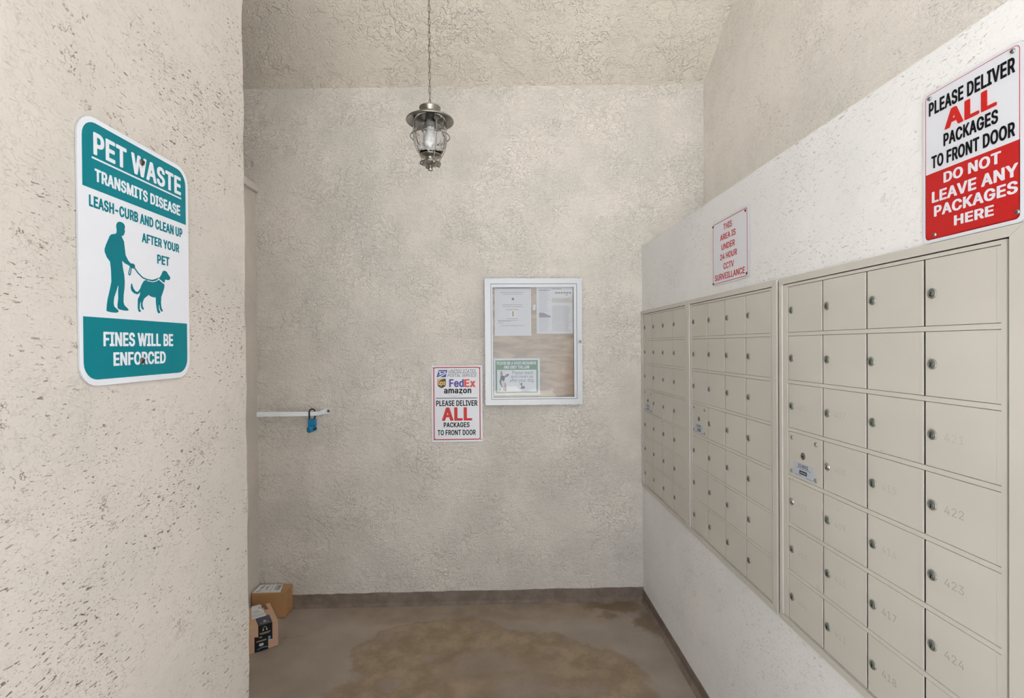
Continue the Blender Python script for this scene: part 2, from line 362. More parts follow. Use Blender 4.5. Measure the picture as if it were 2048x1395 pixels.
# ------------------------------------------------------------------ lettering outlines (advance, loops; thousandths of an em)
REGULAR = {
    'A': (480, ('16 0 85 0 136 143 139 142 340 142 343 143 394 3 397 0 461 0 462 3 277 506 274 509 205 509 202 509 200 507', '156 201 191 303 238 455 287 303 323 201 319 199 160 199',)),
    'B': (456, ('60 0 246 0 300 4 345 19 377 39 399 66 413 99 418 135 414 174 403 201 384 228 363 245 315 267 336 275 354 285 374 303 387 321 395 345 398 372 394 411 381 441 360 468 330 490 288 504 240 509 63 509 60 507', '126 57 125 228 126 231 246 231 279 228 309 216 327 203 342 183 352 162 355 135 349 105 331 81 327 78 297 63 246 57', '126 285 125 450 126 451 240 452 282 446 312 430 315 426 330 402 336 372 333 348 323 327 308 309 288 296 264 288 237 285',)),
    'C': (510, ('70 116 105 62 151 25 205 1 268 -7 304 -4 340 5 375 20 402 38 427 61 448 91 462 122 472 158 469 160 409 160 400 134 388 113 376 97 355 80 337 69 316 60 292 55 265 53 223 59 184 76 151 105 125 146 109 194 103 254 109 314 126 365 151 404 184 432 223 450 265 456 292 454 316 449 337 440 355 429 375 413 389 395 400 374 409 348 469 348 472 350 463 386 447 419 427 447 403 470 371 491 340 504 307 512 268 516 202 507 151 484 105 446 70 392 48 326 40 254 48 179',)),
    'D': (502, ('60 0 219 0 291 8 354 33 399 69 432 118 455 183 462 255 455 330 433 390 399 441 354 477 294 501 225 509 96 509 93 507 90 509 63 509 60 507', '124 57 125 450 129 452 222 452 276 446 318 429 354 399 378 363 394 312 399 255 394 198 378 147 354 110 318 81 273 63 216 57',)),
    'E': (419, ('60 0 374 0 375 3 375 54 372 57 126 57 125 60 126 229 351 229 355 231 354 286 126 286 125 288 125 450 129 452 369 452 372 453 372 456 372 507 369 509 63 509 60 507',)),
    'F': (410, ('60 0 123 0 125 3 125 219 126 220 346 222 345 277 126 278 125 279 125 450 129 452 366 452 369 453 369 456 369 507 366 509 63 509 60 507',)),
    'G': (520, ('68 119 103 65 148 26 205 1 268 -7 325 0 376 19 419 50 451 91 471 140 478 200 478 254 475 256 286 256 283 254 283 200 412 199 414 197 410 161 397 125 373 92 345 71 310 57 268 53 223 59 187 75 151 105 125 146 109 194 103 254 109 314 126 365 150 404 184 432 223 450 265 456 292 454 313 448 340 437 355 428 373 411 388 392 399 371 409 349 472 349 473 350 473 353 464 386 449 416 428 446 403 469 376 488 342 503 304 513 265 516 202 508 148 483 104 446 69 392 47 329 40 254 47 182',)),
    'H': (517, ('60 0 123 0 125 3 126 232 391 231 392 3 393 0 456 0 456 508 396 509 392 507 392 291 390 289 126 289 125 291 125 507 123 509 63 509 60 507',)),
    'I': (300, ('31 0 268 0 268 57 184 57 183 60 183 450 187 452 268 452 268 508 34 509 31 507 31 453 115 452 118 450 118 60 117 57 34 57 31 55',)),
    'K': (467, ('60 0 123 0 125 3 125 159 124 165 198 242 201 241 372 0 447 0 447 3 243 288 446 507 444 509 366 509 363 508 174 303 126 244 124 249 125 507 123 509 63 509 60 507',)),
    'L': (393, ('60 0 360 0 361 3 360 57 126 57 125 507 123 509 63 509 60 507',)),
    'M': (628, ('60 0 120 0 122 3 122 327 120 434 122 426 123 425 170 291 285 2 288 0 341 0 456 291 498 408 504 441 506 438 506 429 504 327 504 0 567 0 567 508 480 509 477 509 475 507 352 186 315 73 277 186 153 507 150 509 63 509 60 507',)),
    'N': (523, ('60 0 123 0 125 3 125 291 120 420 121 423 123 425 201 291 387 0 462 0 462 508 402 509 399 507 399 159 403 81 402 79 387 108 362 153 137 507 135 509 132 509 63 509 60 507',)),
    'O': (533, ('70 116 106 62 151 25 205 1 268 -7 328 1 385 26 428 62 464 116 485 176 493 254 485 332 464 392 428 446 382 485 328 508 268 516 202 507 151 484 106 446 70 392 48 326 40 254 48 179', '124 146 109 194 103 254 109 314 126 365 151 404 186 434 223 450 268 456 310 450 347 434 382 405 408 365 425 314 430 254 425 194 407 143 382 104 349 76 310 59 268 53 223 59 184 76 152 104',)),
    'P': (445, ('60 0 123 0 125 3 126 186 234 186 291 192 333 208 366 233 389 264 404 306 409 348 404 390 388 432 366 462 333 486 288 503 237 509 63 509 60 507', '125 243 125 450 126 451 231 452 267 449 297 439 318 423 334 399 342 375 344 348 342 318 333 294 318 272 297 256 267 246 231 242 126 242',)),
    'R': (449, ('60 0 123 0 125 3 126 198 234 198 246 199 354 0 426 0 426 3 313 210 333 217 366 239 389 270 405 309 409 351 405 396 390 432 367 465 333 489 291 504 237 509 63 509 60 507', '124 255 125 450 126 451 231 452 267 449 297 440 320 423 335 402 342 381 345 351 342 324 334 300 318 280 297 267 267 258 234 255',)),
    'S': (447, ('46 96 64 60 92 30 128 9 173 -4 224 -9 278 -4 323 11 358 33 385 63 403 99 408 141 404 174 395 198 380 219 359 238 335 252 312 264 263 279 212 293 170 308 149 318 131 334 120 351 115 375 119 399 128 417 145 435 170 449 194 456 224 459 266 453 302 437 326 412 338 378 400 378 400 381 394 414 378 447 350 477 316 498 272 511 227 516 179 511 140 499 101 475 75 447 58 414 52 372 61 324 86 289 127 261 185 239 245 222 296 205 317 192 331 180 341 162 346 138 341 114 329 92 311 74 287 61 257 52 224 49 194 52 167 59 143 70 122 90 110 110 104 135 101 137 41 137 38 135',)),
    'T': (449, ('194 0 256 0 257 3 257 450 260 452 416 452 416 508 35 509 32 507 32 453 191 452 193 450',)),
    'U': (517, ('66 124 86 79 114 43 153 16 204 -2 258 -8 315 -2 363 15 403 43 434 82 451 124 457 172 457 508 393 508 393 178 389 145 378 115 357 87 330 68 297 56 258 52 219 56 186 69 159 88 140 115 128 145 124 178 124 508 60 508 60 175',)),
    'V': (480, ('203 3 205 0 277 0 279 3 461 504 462 507 460 509 397 509 394 507 268 141 241 51 216 135 192 207 85 507 82 509 19 509 17 507',)),
    'W': (686, ('154 3 157 0 229 0 231 3 318 324 335 396 343 437 351 390 368 324 454 3 457 0 529 0 669 507 667 509 607 509 604 509 602 507 511 147 493 65 461 198 381 507 379 509 376 509 307 509 305 507 212 147 193 61 187 96 163 195 82 507 79 509 19 509 17 507',)),
    'X': (474, ('18 0 90 0 93 3 182 129 224 195 237 218 270 162 381 1 384 0 454 0 454 3 277 261 276 264 445 507 444 508 375 509 373 507 273 363 237 303 204 361 105 507 102 509 33 509 30 507 201 261',)),
    'Y': (472, ('203 3 205 0 267 0 268 3 268 207 454 507 451 509 382 509 380 507 280 344 252 294 238 263 235 263 222 291 193 342 91 509 22 509 17 507 203 207',)),
    'Z': (438, ('43 0 397 0 399 3 399 54 397 57 154 57 118 55 116 57 169 129 397 462 397 507 394 509 43 509 40 507 40 453 43 452 323 453 272 384 43 48 42 45',)),
    'a': (389, ('35 72 48 45 69 21 93 6 126 -5 162 -9 189 -6 216 2 236 12 251 24 276 51 277 3 279 0 336 0 337 252 333 291 321 321 306 343 286 360 263 372 240 379 195 384 162 382 132 375 105 364 78 345 56 321 42 291 99 274 107 288 117 300 132 313 147 321 171 329 195 331 219 329 241 321 255 312 267 297 273 279 276 255 273 243 264 235 252 230 177 220 126 211 99 203 81 194 59 180 44 162 34 138 30 108', '94 87 92 105 95 123 103 138 117 150 135 159 174 168 234 177 258 182 273 189 276 186 276 138 272 114 263 93 249 75 228 59 201 49 171 45 147 48 129 53 114 61 102 72',)),
    'b': (424, ('53 1 56 0 112 1 118 55 119 58 138 31 152 18 173 4 197 -5 227 -8 275 -2 313 16 347 46 370 85 385 133 390 190 385 244 370 292 346 331 314 360 272 378 230 384 197 381 171 373 153 361 137 346 116 321 115 322 114 325 113 509 53 508', '125 115 116 151 113 190 116 229 125 262 141 292 163 313 188 325 218 330 254 324 281 310 302 288 315 262 325 226 328 190 325 151 316 118 301 88 278 65 254 52 221 47 188 51 161 66 141 85',)),
    'c': (396, ('56 85 82 46 115 18 160 -2 208 -8 235 -6 259 -1 286 10 304 20 325 37 342 58 354 79 362 100 359 103 307 116 303 115 291 88 272 67 244 52 205 46 172 52 145 66 124 89 108 118 99 151 96 187 99 223 109 259 124 287 145 310 175 325 208 330 241 325 271 310 290 289 304 262 361 277 353 301 340 322 325 340 304 357 283 368 259 377 235 383 208 384 157 377 118 360 83 331 57 292 40 241 34 187 40 133',)),
    'd': (424, ('55 85 79 45 109 18 151 -2 196 -8 226 -5 250 3 274 19 310 56 313 55 313 1 370 0 372 1 371 508 311 508 306 328 304 322 286 347 271 361 253 373 229 381 196 384 151 378 112 361 78 331 55 292 39 244 34 190 39 133', '109 118 99 151 96 190 99 226 109 262 124 290 145 311 172 325 205 330 238 324 262 312 283 292 299 265 309 229 312 190 309 151 299 115 283 85 262 64 235 51 205 47 172 51 145 66 124 88',)),
    'e': (404, ('56 85 82 46 115 18 163 -2 211 -8 250 -5 283 4 311 19 334 38 353 64 364 91 307 105 297 88 285 73 271 61 253 53 235 48 211 46 178 50 151 61 129 79 110 106 100 139 97 166 100 169 370 169 371 193 368 241 358 280 340 316 319 341 294 361 265 374 235 382 205 384 154 377 115 359 82 330 55 289 39 241 34 187 40 133', '97 223 99 241 108 268 126 295 146 313 172 326 205 330 238 326 262 314 282 295 298 268 307 238 308 223 304 221 100 221',)),
    'f': (254, ('81 0 141 0 142 3 142 324 144 327 227 327 228 330 228 378 144 379 142 381 142 420 146 444 154 459 171 470 195 474 213 472 225 469 228 471 242 519 239 522 222 527 186 530 162 527 135 519 114 506 96 486 84 462 81 432 81 381 78 379 6 378 6 327 78 327 81 324',)),
    'g': (425, ('52 -70 67 -94 82 -110 106 -127 136 -140 169 -148 205 -151 250 -147 292 -135 325 -116 349 -91 367 -55 372 -10 372 377 370 379 316 379 313 377 308 323 307 320 287 347 274 359 253 373 229 382 196 384 151 378 114 362 79 330 55 293 40 248 34 191 40 134 56 89 79 54 112 28 151 10 196 5 226 8 253 17 271 27 286 40 310 67 311 -7 304 -46 302 -49 283 -74 247 -92 205 -97 178 -95 154 -88 136 -78 123 -67 100 -42 55 -67', '108 125 99 155 96 194 99 227 110 263 124 290 144 311 148 313 172 325 202 330 238 324 265 311 286 290 299 266 309 230 312 194 309 155 300 122 285 95 265 76 238 63 205 59 172 63 145 76 125 95',)),
    'h': (410, ('53 0 113 0 114 3 114 228 117 258 126 282 141 303 161 317 185 326 209 329 245 323 248 322 274 303 290 273 296 234 296 0 356 0 357 3 357 240 353 285 341 321 322 348 296 368 263 380 227 384 188 379 152 362 125 333 116 316 114 321 114 507 110 509 56 509 53 507',)),
    'i': (167, ('53 0 113 0 114 3 113 379 53 378', '44 468 53 456 68 446 83 443 101 447 113 454 123 468 126 483 123 498 113 513 101 520 83 524 68 521 53 511 44 498 41 483',)),
    'l': (189, ('59 46 74 20 101 3 140 -2 161 -1 181 4 170 53 146 52 131 54 121 61 115 79 113 509 53 508 53 85',)),
    'm': (610, ('53 0 113 0 114 237 117 267 126 288 143 309 158 320 176 327 200 330 230 325 254 310 269 288 274 258 275 0 334 0 335 3 335 246 338 270 346 291 359 308 374 320 395 328 419 330 446 326 470 314 474 312 490 288 496 252 497 0 556 0 557 3 557 255 553 297 540 330 522 354 497 372 467 383 437 386 410 383 380 374 356 360 336 342 322 321 317 307 309 330 287 361 257 380 218 386 194 384 173 376 151 363 131 345 119 324 113 300 111 378 53 378',)),
    'n': (410, ('53 0 113 0 114 3 114 228 117 258 126 282 141 303 161 317 185 326 209 329 245 323 248 322 274 303 290 273 296 234 296 0 356 0 357 240 353 285 341 321 322 348 296 368 263 380 227 384 188 379 152 362 125 333 113 310 111 378 53 378',)),
    'o': (415, ('56 85 82 46 115 18 160 -2 208 -8 256 -2 298 16 331 44 359 85 376 133 381 187 376 244 358 292 332 331 297 361 256 378 208 384 157 377 118 360 83 331 57 292 40 241 34 187 40 133', '108 118 99 154 96 187 99 223 109 259 126 289 145 310 172 324 205 330 241 325 271 309 292 286 306 259 316 223 319 187 316 151 307 118 291 88 271 67 241 51 208 46 175 51 144 67 124 89',)),
    'p': (424, ('53 -143 113 -143 114 -140 118 55 119 57 140 29 152 18 173 4 197 -5 230 -8 275 -2 313 16 347 46 369 82 385 133 390 190 385 244 369 295 346 331 311 362 272 378 230 384 197 381 171 373 153 361 137 346 113 320 112 376 110 379 56 379 53 377', '125 115 116 151 113 190 116 229 125 262 141 292 163 313 188 325 218 330 254 324 281 310 302 288 315 262 325 226 328 190 325 151 316 118 301 88 278 65 254 52 221 47 188 51 161 66 141 85',)),
    'r': (259, ('53 0 113 0 114 3 114 237 117 261 125 282 143 303 158 314 179 322 206 326 242 323 242 384 212 385 182 380 155 368 131 348 113 322 111 378 53 378',)),
    's': (365, ('45 64 63 37 84 18 111 4 144 -5 180 -8 222 -5 261 7 291 25 311 46 326 76 331 106 325 142 306 171 273 195 228 209 172 223 144 232 123 244 114 256 112 259 109 277 114 298 132 317 156 329 186 333 219 328 243 316 258 298 267 279 270 277 321 289 323 292 314 316 298 340 279 358 255 371 225 380 189 384 150 381 117 371 87 354 64 331 51 304 47 274 54 235 72 208 102 187 150 170 210 155 234 148 254 136 265 121 268 103 261 80 243 62 216 50 180 45 150 49 123 61 105 79 93 107 36 94',)),
    't': (227, ('72 53 93 20 126 2 168 -4 192 -3 213 2 202 53 171 50 150 53 136 62 128 77 126 98 126 328 201 327 204 329 204 377 201 379 126 378 126 470 123 471 66 471 65 380 9 379 6 377 6 329 9 327 64 326 65 95',)),
    'u': (410, ('68 61 89 31 116 11 146 -1 182 -5 221 0 257 17 285 46 296 68 298 64 298 1 302 0 357 1 356 379 299 379 296 377 296 154 293 121 283 97 267 76 248 62 227 53 200 50 167 55 161 58 137 75 119 106 114 145 113 379 56 379 53 377 53 139 57 94',)),
    'v': (389, ('19 375 162 3 164 0 224 0 227 3 370 378 305 378 224 156 197 66 194 63 165 156 84 378 20 379 18 378',)),
    'w': (567, ('137 3 140 0 197 0 200 3 263 225 284 309 319 171 368 0 428 0 544 378 482 379 479 375 434 213 413 135 398 71 395 74 382 135 362 213 317 375 314 379 252 378 206 213 186 135 170 63 154 138 87 378 24 378',)),
    'x': (379, ('21 0 90 0 147 84 189 155 232 84 288 0 357 0 225 192 351 378 282 379 233 306 192 236 189 236 147 306 100 378 30 378 155 195',)),
    'y': (389, ('47 -139 65 -143 92 -145 116 -143 137 -137 158 -125 175 -109 191 -85 205 -55 369 374 370 377 368 379 308 379 304 377 224 155 194 63 165 155 85 377 83 379 80 379 20 379 18 377 163 -1 151 -37 142 -55 128 -76 119 -83 104 -89 89 -90 62 -86 60 -88',)),
    'z': (380, ('42 0 338 0 339 3 339 54 336 56 126 60 332 330 333 378 48 378 48 324 51 323 249 320 252 318 44 48 42 45',)),
    '0': (453, ('69 113 95 62 129 25 174 1 228 -7 279 1 324 25 359 62 384 113 400 179 405 254 400 329 384 395 358 446 321 485 276 508 228 516 177 508 129 483 94 446 69 395 53 329 48 254 53 179', '123 143 113 194 109 254 113 314 123 365 140 404 162 434 192 453 228 460 261 453 291 434 313 404 330 365 340 314 344 254 340 194 330 143 313 104 290 74 261 56 228 50 192 56 163 74 142 101',)),
    '1': (453, ('76 0 388 0 390 0 391 3 391 54 280 55 276 57 276 507 274 509 199 509 86 426 86 363 88 359 211 447 212 57 208 55 76 54',)),
    '2': (453, ('64 0 388 0 388 57 154 60 267 180 335 258 357 291 371 318 378 345 381 372 376 411 361 445 337 474 304 498 268 511 226 516 181 511 142 495 112 474 86 441 71 405 67 362 127 363 130 390 140 414 154 434 172 447 196 457 223 460 250 457 271 450 294 435 307 420 316 399 320 369 318 348 311 327 300 306 282 282 65 48',)),
    '3': (453, ('52 92 71 56 100 29 134 10 173 -3 218 -7 266 -2 308 12 344 36 369 65 387 104 393 146 387 185 371 222 344 253 308 276 263 288 224 289 222 290 372 461 371 509 71 509 70 506 71 452 281 448 286 446 157 299 157 251 158 248 200 248 242 244 275 234 299 217 315 197 326 173 329 146 325 116 314 92 297 74 277 62 248 53 218 50 191 52 164 60 144 71 127 86 115 107 110 128 107 132 44 131',)),
    '4': (453, ('40 105 280 105 282 102 283 0 342 0 343 3 343 104 346 105 412 105 412 163 343 164 343 315 340 318 283 318 281 165 115 166 110 168 308 504 310 507 307 509 250 509 246 507 41 159',)),
    '5': (453, ('66 92 84 59 108 32 138 12 177 -2 219 -7 267 -1 309 15 343 41 368 74 385 119 391 164 388 197 378 233 364 260 345 285 321 306 294 321 264 330 231 334 204 331 180 325 156 315 135 302 134 305 151 449 153 452 365 452 366 455 366 506 363 509 96 509 67 254 69 253 126 246 129 247 147 259 165 267 192 275 219 277 249 273 276 261 297 244 312 224 324 194 328 161 324 131 315 107 299 83 276 64 249 53 222 50 198 52 171 61 153 74 138 89 128 107 122 128 120 130 63 130 60 128',)),
    '6': (453, ('83 77 109 40 142 15 181 -1 226 -7 271 -2 310 14 343 39 368 74 384 113 389 158 384 200 370 239 346 271 316 295 277 309 235 314 217 312 196 307 178 298 177 299 320 506 319 509 253 509 250 506 138 341 102 284 79 236 68 200 64 164 69 116', '129 125 125 158 128 188 139 215 152 233 175 252 199 262 226 265 253 262 279 251 298 236 314 212 324 185 327 158 324 128 314 101 300 80 277 62 253 52 226 48 196 53 175 63 152 80 139 101',)),
    '7': (453, ('98 0 164 0 167 3 390 447 391 507 389 509 65 509 62 507 62 453 65 452 322 447',)),
    '8': (453, ('57 95 74 62 100 34 136 11 178 -2 226 -7 274 -2 316 11 352 33 378 62 394 95 401 134 397 167 387 194 371 221 352 240 328 255 302 266 304 269 334 283 358 307 375 341 382 380 377 416 359 452 337 477 307 497 268 511 226 516 184 511 144 497 115 478 90 449 75 416 70 380 76 341 94 307 118 283 151 266 147 263 124 255 100 240 82 221 66 197 55 167 52 137', '119 113 115 140 119 164 130 189 148 209 166 221 196 232 226 235 253 232 283 223 304 209 320 191 333 164 337 137 333 113 323 92 307 74 286 61 259 52 226 49 196 52 166 61 145 74 130 90', '136 350 133 377 136 398 145 419 160 438 178 449 199 457 226 460 253 457 275 449 294 437 306 422 316 398 319 377 316 353 307 330 292 312 274 300 253 292 226 290 202 292 178 300 158 314 145 330',)),
    '9': (453, ('130 0 199 0 202 3 315 168 349 222 373 270 385 309 389 348 384 393 367 435 343 468 313 492 271 510 226 516 181 510 142 493 109 468 87 438 69 396 64 351 68 306 83 270 106 237 136 215 175 199 217 195 238 196 256 202 274 211 275 210', '137 297 129 321 125 351 129 381 139 408 154 429 172 444 199 457 226 460 253 457 280 445 299 429 313 408 324 381 327 351 324 321 313 294 298 272 280 258 253 247 226 243 202 247 173 258 154 274',)),
    '-': (453, ('114 188 336 188 337 242 333 244 117 244 114 242',)),
    '.': (188, ('54 23 64 8 77 0 95 -4 113 -1 128 9 137 23 141 41 138 59 128 73 113 83 95 87 77 82 62 72 53 59 50 41',)),
    ' ': (188, ()),
}
BOLD = {
    'A': (512, ('-15 -5 -7 -14 2 -18 11 -20 89 -20 98 -18 108 -14 116 -5 161 122 317 122 320 118 364 -5 371 -13 380 -18 392 -20 464 -20 480 -17 486 -14 492 -8 495 -2 494 5 307 514 299 523 290 527 278 529 200 529 184 526 178 523 172 517 -15 4', '195 220 239 349 283 220 281 219',)),
    'B': (488, ('29 -5 33 -11 40 -16 58 -20 247 -20 310 -15 367 4 404 28 430 60 445 97 450 133 446 175 433 208 414 235 388 257 374 265 372 268 382 274 400 290 418 316 426 340 430 373 426 412 410 451 385 481 352 505 299 523 244 529 58 529 43 526 37 523 31 517 28 508', '157 79 157 209 160 211 244 211 268 209 286 202 301 191 311 178 320 157 323 136 318 112 304 93 283 82 244 77 160 77', '157 307 157 430 160 432 238 432 268 427 286 417 299 397 304 370 300 349 293 334 283 322 268 312 253 307 235 305 163 305',)),
    'C': (542, ('39 111 73 57 80 50 128 10 194 -18 266 -27 314 -23 359 -12 395 5 428 26 457 54 479 87 494 120 504 156 504 165 497 173 488 178 476 180 407 180 392 177 385 174 379 168 370 141 358 120 347 106 331 93 317 85 302 79 284 75 269 73 236 78 206 91 180 114 156 150 141 198 135 255 141 312 157 360 179 394 206 417 236 431 269 436 284 434 302 430 317 424 332 415 348 402 360 387 369 369 377 342 382 336 392 331 407 328 473 328 485 329 494 333 502 339 505 348 494 390 477 426 456 456 428 483 395 504 356 521 311 533 263 536 194 527 133 501 123 495 74 452 39 399 17 333 8 252 16 177',)),
    'D': (534, ('29 -5 33 -11 40 -16 58 -20 220 -20 298 -12 307 -9 372 16 422 55 428 61 463 112 487 178 494 256 487 331 464 397 429 448 423 454 376 492 307 519 229 529 58 529 43 526 37 523 31 517 28 508', '157 79 157 430 160 432 217 432 265 426 298 413 324 391 348 355 362 310 367 256 362 202 349 157 327 121 295 96 259 82 211 77 160 77',)),
    'E': (451, ('29 -5 33 -11 40 -16 49 -19 61 -20 376 -20 392 -17 398 -14 404 -8 407 1 407 58 403 67 391 74 376 77 163 77 157 79 157 208 361 209 373 212 381 217 386 223 387 229 387 289 381 298 370 304 355 306 157 307 157 430 163 432 373 432 388 435 400 442 404 451 404 511 401 517 395 523 385 527 373 529 58 529 43 526 37 523 31 517 28 508',)),
    'F': (442, ('29 -5 33 -11 40 -16 58 -20 130 -20 145 -16 154 -8 157 1 157 199 160 201 349 201 365 205 376 214 378 220 378 280 373 289 363 295 346 298 157 298 157 430 163 432 370 432 385 435 397 442 401 451 401 511 398 517 392 523 382 527 370 529 58 529 43 526 37 523 31 517 28 508',)),
    'G': (552, ('38 111 76 54 125 12 186 -15 197 -18 269 -27 338 -19 398 4 443 37 481 84 503 138 510 198 510 255 507 264 501 270 491 274 479 276 284 276 269 274 257 268 251 258 251 198 253 192 259 186 266 182 278 179 377 179 380 177 378 162 365 129 347 104 323 86 299 77 272 74 236 78 208 90 179 115 156 150 141 195 135 255 141 312 157 360 180 396 206 418 236 431 266 436 284 434 299 430 314 424 329 416 344 402 358 384 368 366 380 339 392 332 407 329 476 329 488 331 497 335 504 342 506 348 497 387 479 423 458 453 428 481 395 504 356 521 311 532 263 536 194 527 185 525 132 501 122 495 77 457 72 450 38 399 16 333 8 255 15 180',)),
    'H': (549, ('29 -5 33 -11 40 -16 58 -20 130 -20 145 -16 154 -8 157 1 157 211 358 212 360 211 360 208 360 1 363 -8 369 -14 375 -17 391 -20 463 -20 475 -17 484 -11 488 -5 489 1 489 508 488 514 484 520 475 525 463 529 391 529 375 526 369 523 363 517 360 508 360 313 360 310 358 309 157 310 157 508 154 517 148 523 142 526 124 529 55 529 40 525 31 517 28 508',)),
    'I': (332, ('0 -5 4 -11 11 -16 20 -19 32 -20 272 -20 287 -17 296 -11 299 -7 301 1 301 58 297 67 287 74 275 77 218 77 215 79 215 430 218 432 275 432 287 435 297 442 301 451 301 511 298 517 290 524 281 528 269 529 29 529 11 525 4 520 0 514 -1 451 3 442 12 436 23 433 83 432 86 430 86 79 83 77 23 76 12 73 3 67 -1 58',)),
    'K': (499, ('29 -5 33 -11 40 -16 58 -20 130 -20 145 -16 154 -8 157 1 157 160 193 198 196 198 343 -8 349 -14 358 -18 370 -20 451 -20 466 -17 472 -14 478 -8 481 -2 479 7 279 286 280 289 476 499 479 505 480 511 475 520 463 527 448 529 361 529 349 527 341 523 157 325 157 508 154 517 148 523 142 526 124 529 55 529 40 525 31 517 28 508',)),
    'L': (425, ('29 -5 33 -11 40 -16 58 -20 361 -20 373 -19 382 -15 390 -8 393 -2 392 61 385 70 376 75 361 77 163 77 157 79 157 508 156 514 152 520 145 525 136 528 124 529 52 528 37 523 31 517 28 511 28 1',)),
    'M': (660, ('29 -5 33 -11 40 -16 49 -19 61 -20 130 -19 145 -14 153 -5 154 247 155 241 157 241 255 -5 263 -14 271 -18 283 -20 346 -20 361 -16 371 -8 469 240 472 238 473 -5 477 -11 484 -16 502 -20 574 -20 586 -17 595 -11 599 -5 600 1 600 508 599 514 595 520 585 526 571 529 475 529 459 526 453 523 447 517 316 178 313 178 181 517 169 526 154 529 55 529 43 526 33 520 29 514 28 508',)),
    'N': (555, ('29 -5 33 -11 40 -16 49 -19 61 -20 133 -19 148 -14 156 -5 157 308 158 304 360 -11 370 -17 382 -20 463 -20 478 -18 490 -11 494 -5 495 1 495 508 494 514 490 520 481 525 469 529 397 529 379 525 372 520 368 514 367 508 367 208 367 205 364 204 163 520 153 526 139 529 58 529 43 526 31 517 28 508',)),
    'O': (565, ('39 111 76 54 125 13 194 -18 266 -27 335 -19 348 -15 403 9 410 13 458 54 494 108 518 177 525 255 517 333 495 399 458 453 411 495 401 501 341 527 275 535 263 536 194 527 133 501 123 495 77 455 41 402 17 333 8 252 16 177', '156 150 141 198 135 255 141 312 157 360 181 396 206 418 236 431 266 435 293 432 326 418 356 393 377 360 393 312 398 255 393 198 375 147 354 114 326 90 296 78 266 74 236 78 206 91 180 114',)),
    'P': (477, ('29 -5 37 -14 46 -18 55 -20 127 -20 139 -18 148 -14 154 -8 157 1 157 164 160 166 238 166 304 173 355 193 394 223 419 256 436 304 441 349 436 394 421 436 396 469 390 475 355 501 301 522 238 529 58 529 43 526 37 523 31 517 28 508', '157 262 157 430 160 432 229 432 256 430 277 423 291 412 302 397 309 376 312 349 310 321 303 301 291 283 277 272 256 265 229 262',)),
    'R': (481, ('29 -5 33 -11 40 -16 58 -20 130 -20 142 -17 152 -11 156 -5 157 1 157 176 160 178 220 178 223 178 225 175 322 -5 328 -12 337 -17 349 -20 430 -20 445 -17 451 -14 457 -8 460 -2 458 7 353 199 354 202 394 229 421 265 437 307 441 352 437 397 421 439 395 475 357 502 349 506 301 523 238 529 58 529 43 526 37 523 31 517 28 508', '157 277 157 430 160 432 229 432 259 430 277 424 292 414 304 397 310 376 313 352 310 328 304 307 292 292 278 283 259 277 229 275 160 275',)),
    'S': (479, ('15 91 35 52 65 19 111 -8 162 -23 225 -29 288 -23 342 -5 381 19 389 25 417 58 435 97 440 142 436 175 425 205 405 232 384 250 355 268 327 282 225 311 189 324 174 331 160 343 152 355 147 376 150 394 158 409 171 423 186 431 201 436 225 438 252 435 279 422 296 403 308 370 314 364 320 361 336 358 402 358 420 362 429 368 433 376 426 418 406 457 378 487 335 514 291 528 279 531 222 536 171 530 120 515 78 489 48 459 27 418 20 370 29 322 57 280 111 243 168 222 231 204 279 187 291 180 304 169 310 157 314 139 309 118 299 100 287 88 265 76 249 72 222 69 204 71 183 76 165 85 150 100 141 115 135 142 131 148 123 153 105 157 30 156 15 151 9 145 6 139',)),
    'T': (481, ('162 -5 166 -11 174 -16 183 -19 195 -20 264 -20 279 -15 284 -11 288 -5 289 430 294 432 420 432 432 434 441 439 447 445 449 451 449 508 446 517 438 524 429 528 417 529 30 529 12 525 5 520 1 514 0 451 4 442 12 436 30 432 156 432 161 430',)),
    'U': (549, ('35 119 54 74 87 32 135 -1 193 -21 259 -28 325 -21 382 -1 430 32 464 74 483 122 489 170 489 509 486 518 475 525 463 529 391 529 373 525 367 521 362 515 361 509 361 179 357 146 346 119 328 97 310 84 289 76 259 72 229 76 208 84 187 98 172 119 159 149 156 179 156 509 155 515 145 524 136 528 127 529 55 529 43 526 34 521 29 515 28 509 28 173',)),
    'V': (512, ('172 -2 175 -8 182 -15 191 -18 203 -20 284 -20 299 -15 307 -8 494 505 494 514 490 520 485 523 476 527 467 529 392 529 377 526 366 517 242 161 239 163 113 517 107 523 101 526 83 529 11 529 -4 525 -13 517 -16 511 -15 505',)),
    'W': (718, ('124 -5 128 -11 137 -17 155 -20 236 -20 251 -15 259 -8 341 288 344 292 426 -8 437 -17 455 -20 533 -20 547 -17 557 -11 562 -2 701 505 702 511 698 519 689 525 674 529 602 529 586 526 580 523 574 517 494 209 491 209 409 517 398 525 383 529 302 529 293 527 283 523 277 517 274 511 194 205 111 517 105 523 99 526 83 529 11 529 -1 526 -11 520 -15 514 -15 505',)),
    'Y': (504, ('172 -5 176 -11 185 -17 203 -20 275 -20 287 -16 297 -8 300 1 300 205 485 502 487 508 486 514 482 520 476 524 467 528 458 529 380 529 368 527 356 521 350 514 236 327 122 514 116 521 107 526 95 529 14 529 -1 526 -7 523 -13 517 -16 511 -14 502 171 205',)),
    '-': (485, ('83 183 87 177 94 172 112 168 337 168 349 169 358 173 364 177 369 186 369 246 366 252 360 258 352 262 340 264 115 264 103 263 88 256 82 246',)),
    ' ': (207, ()),
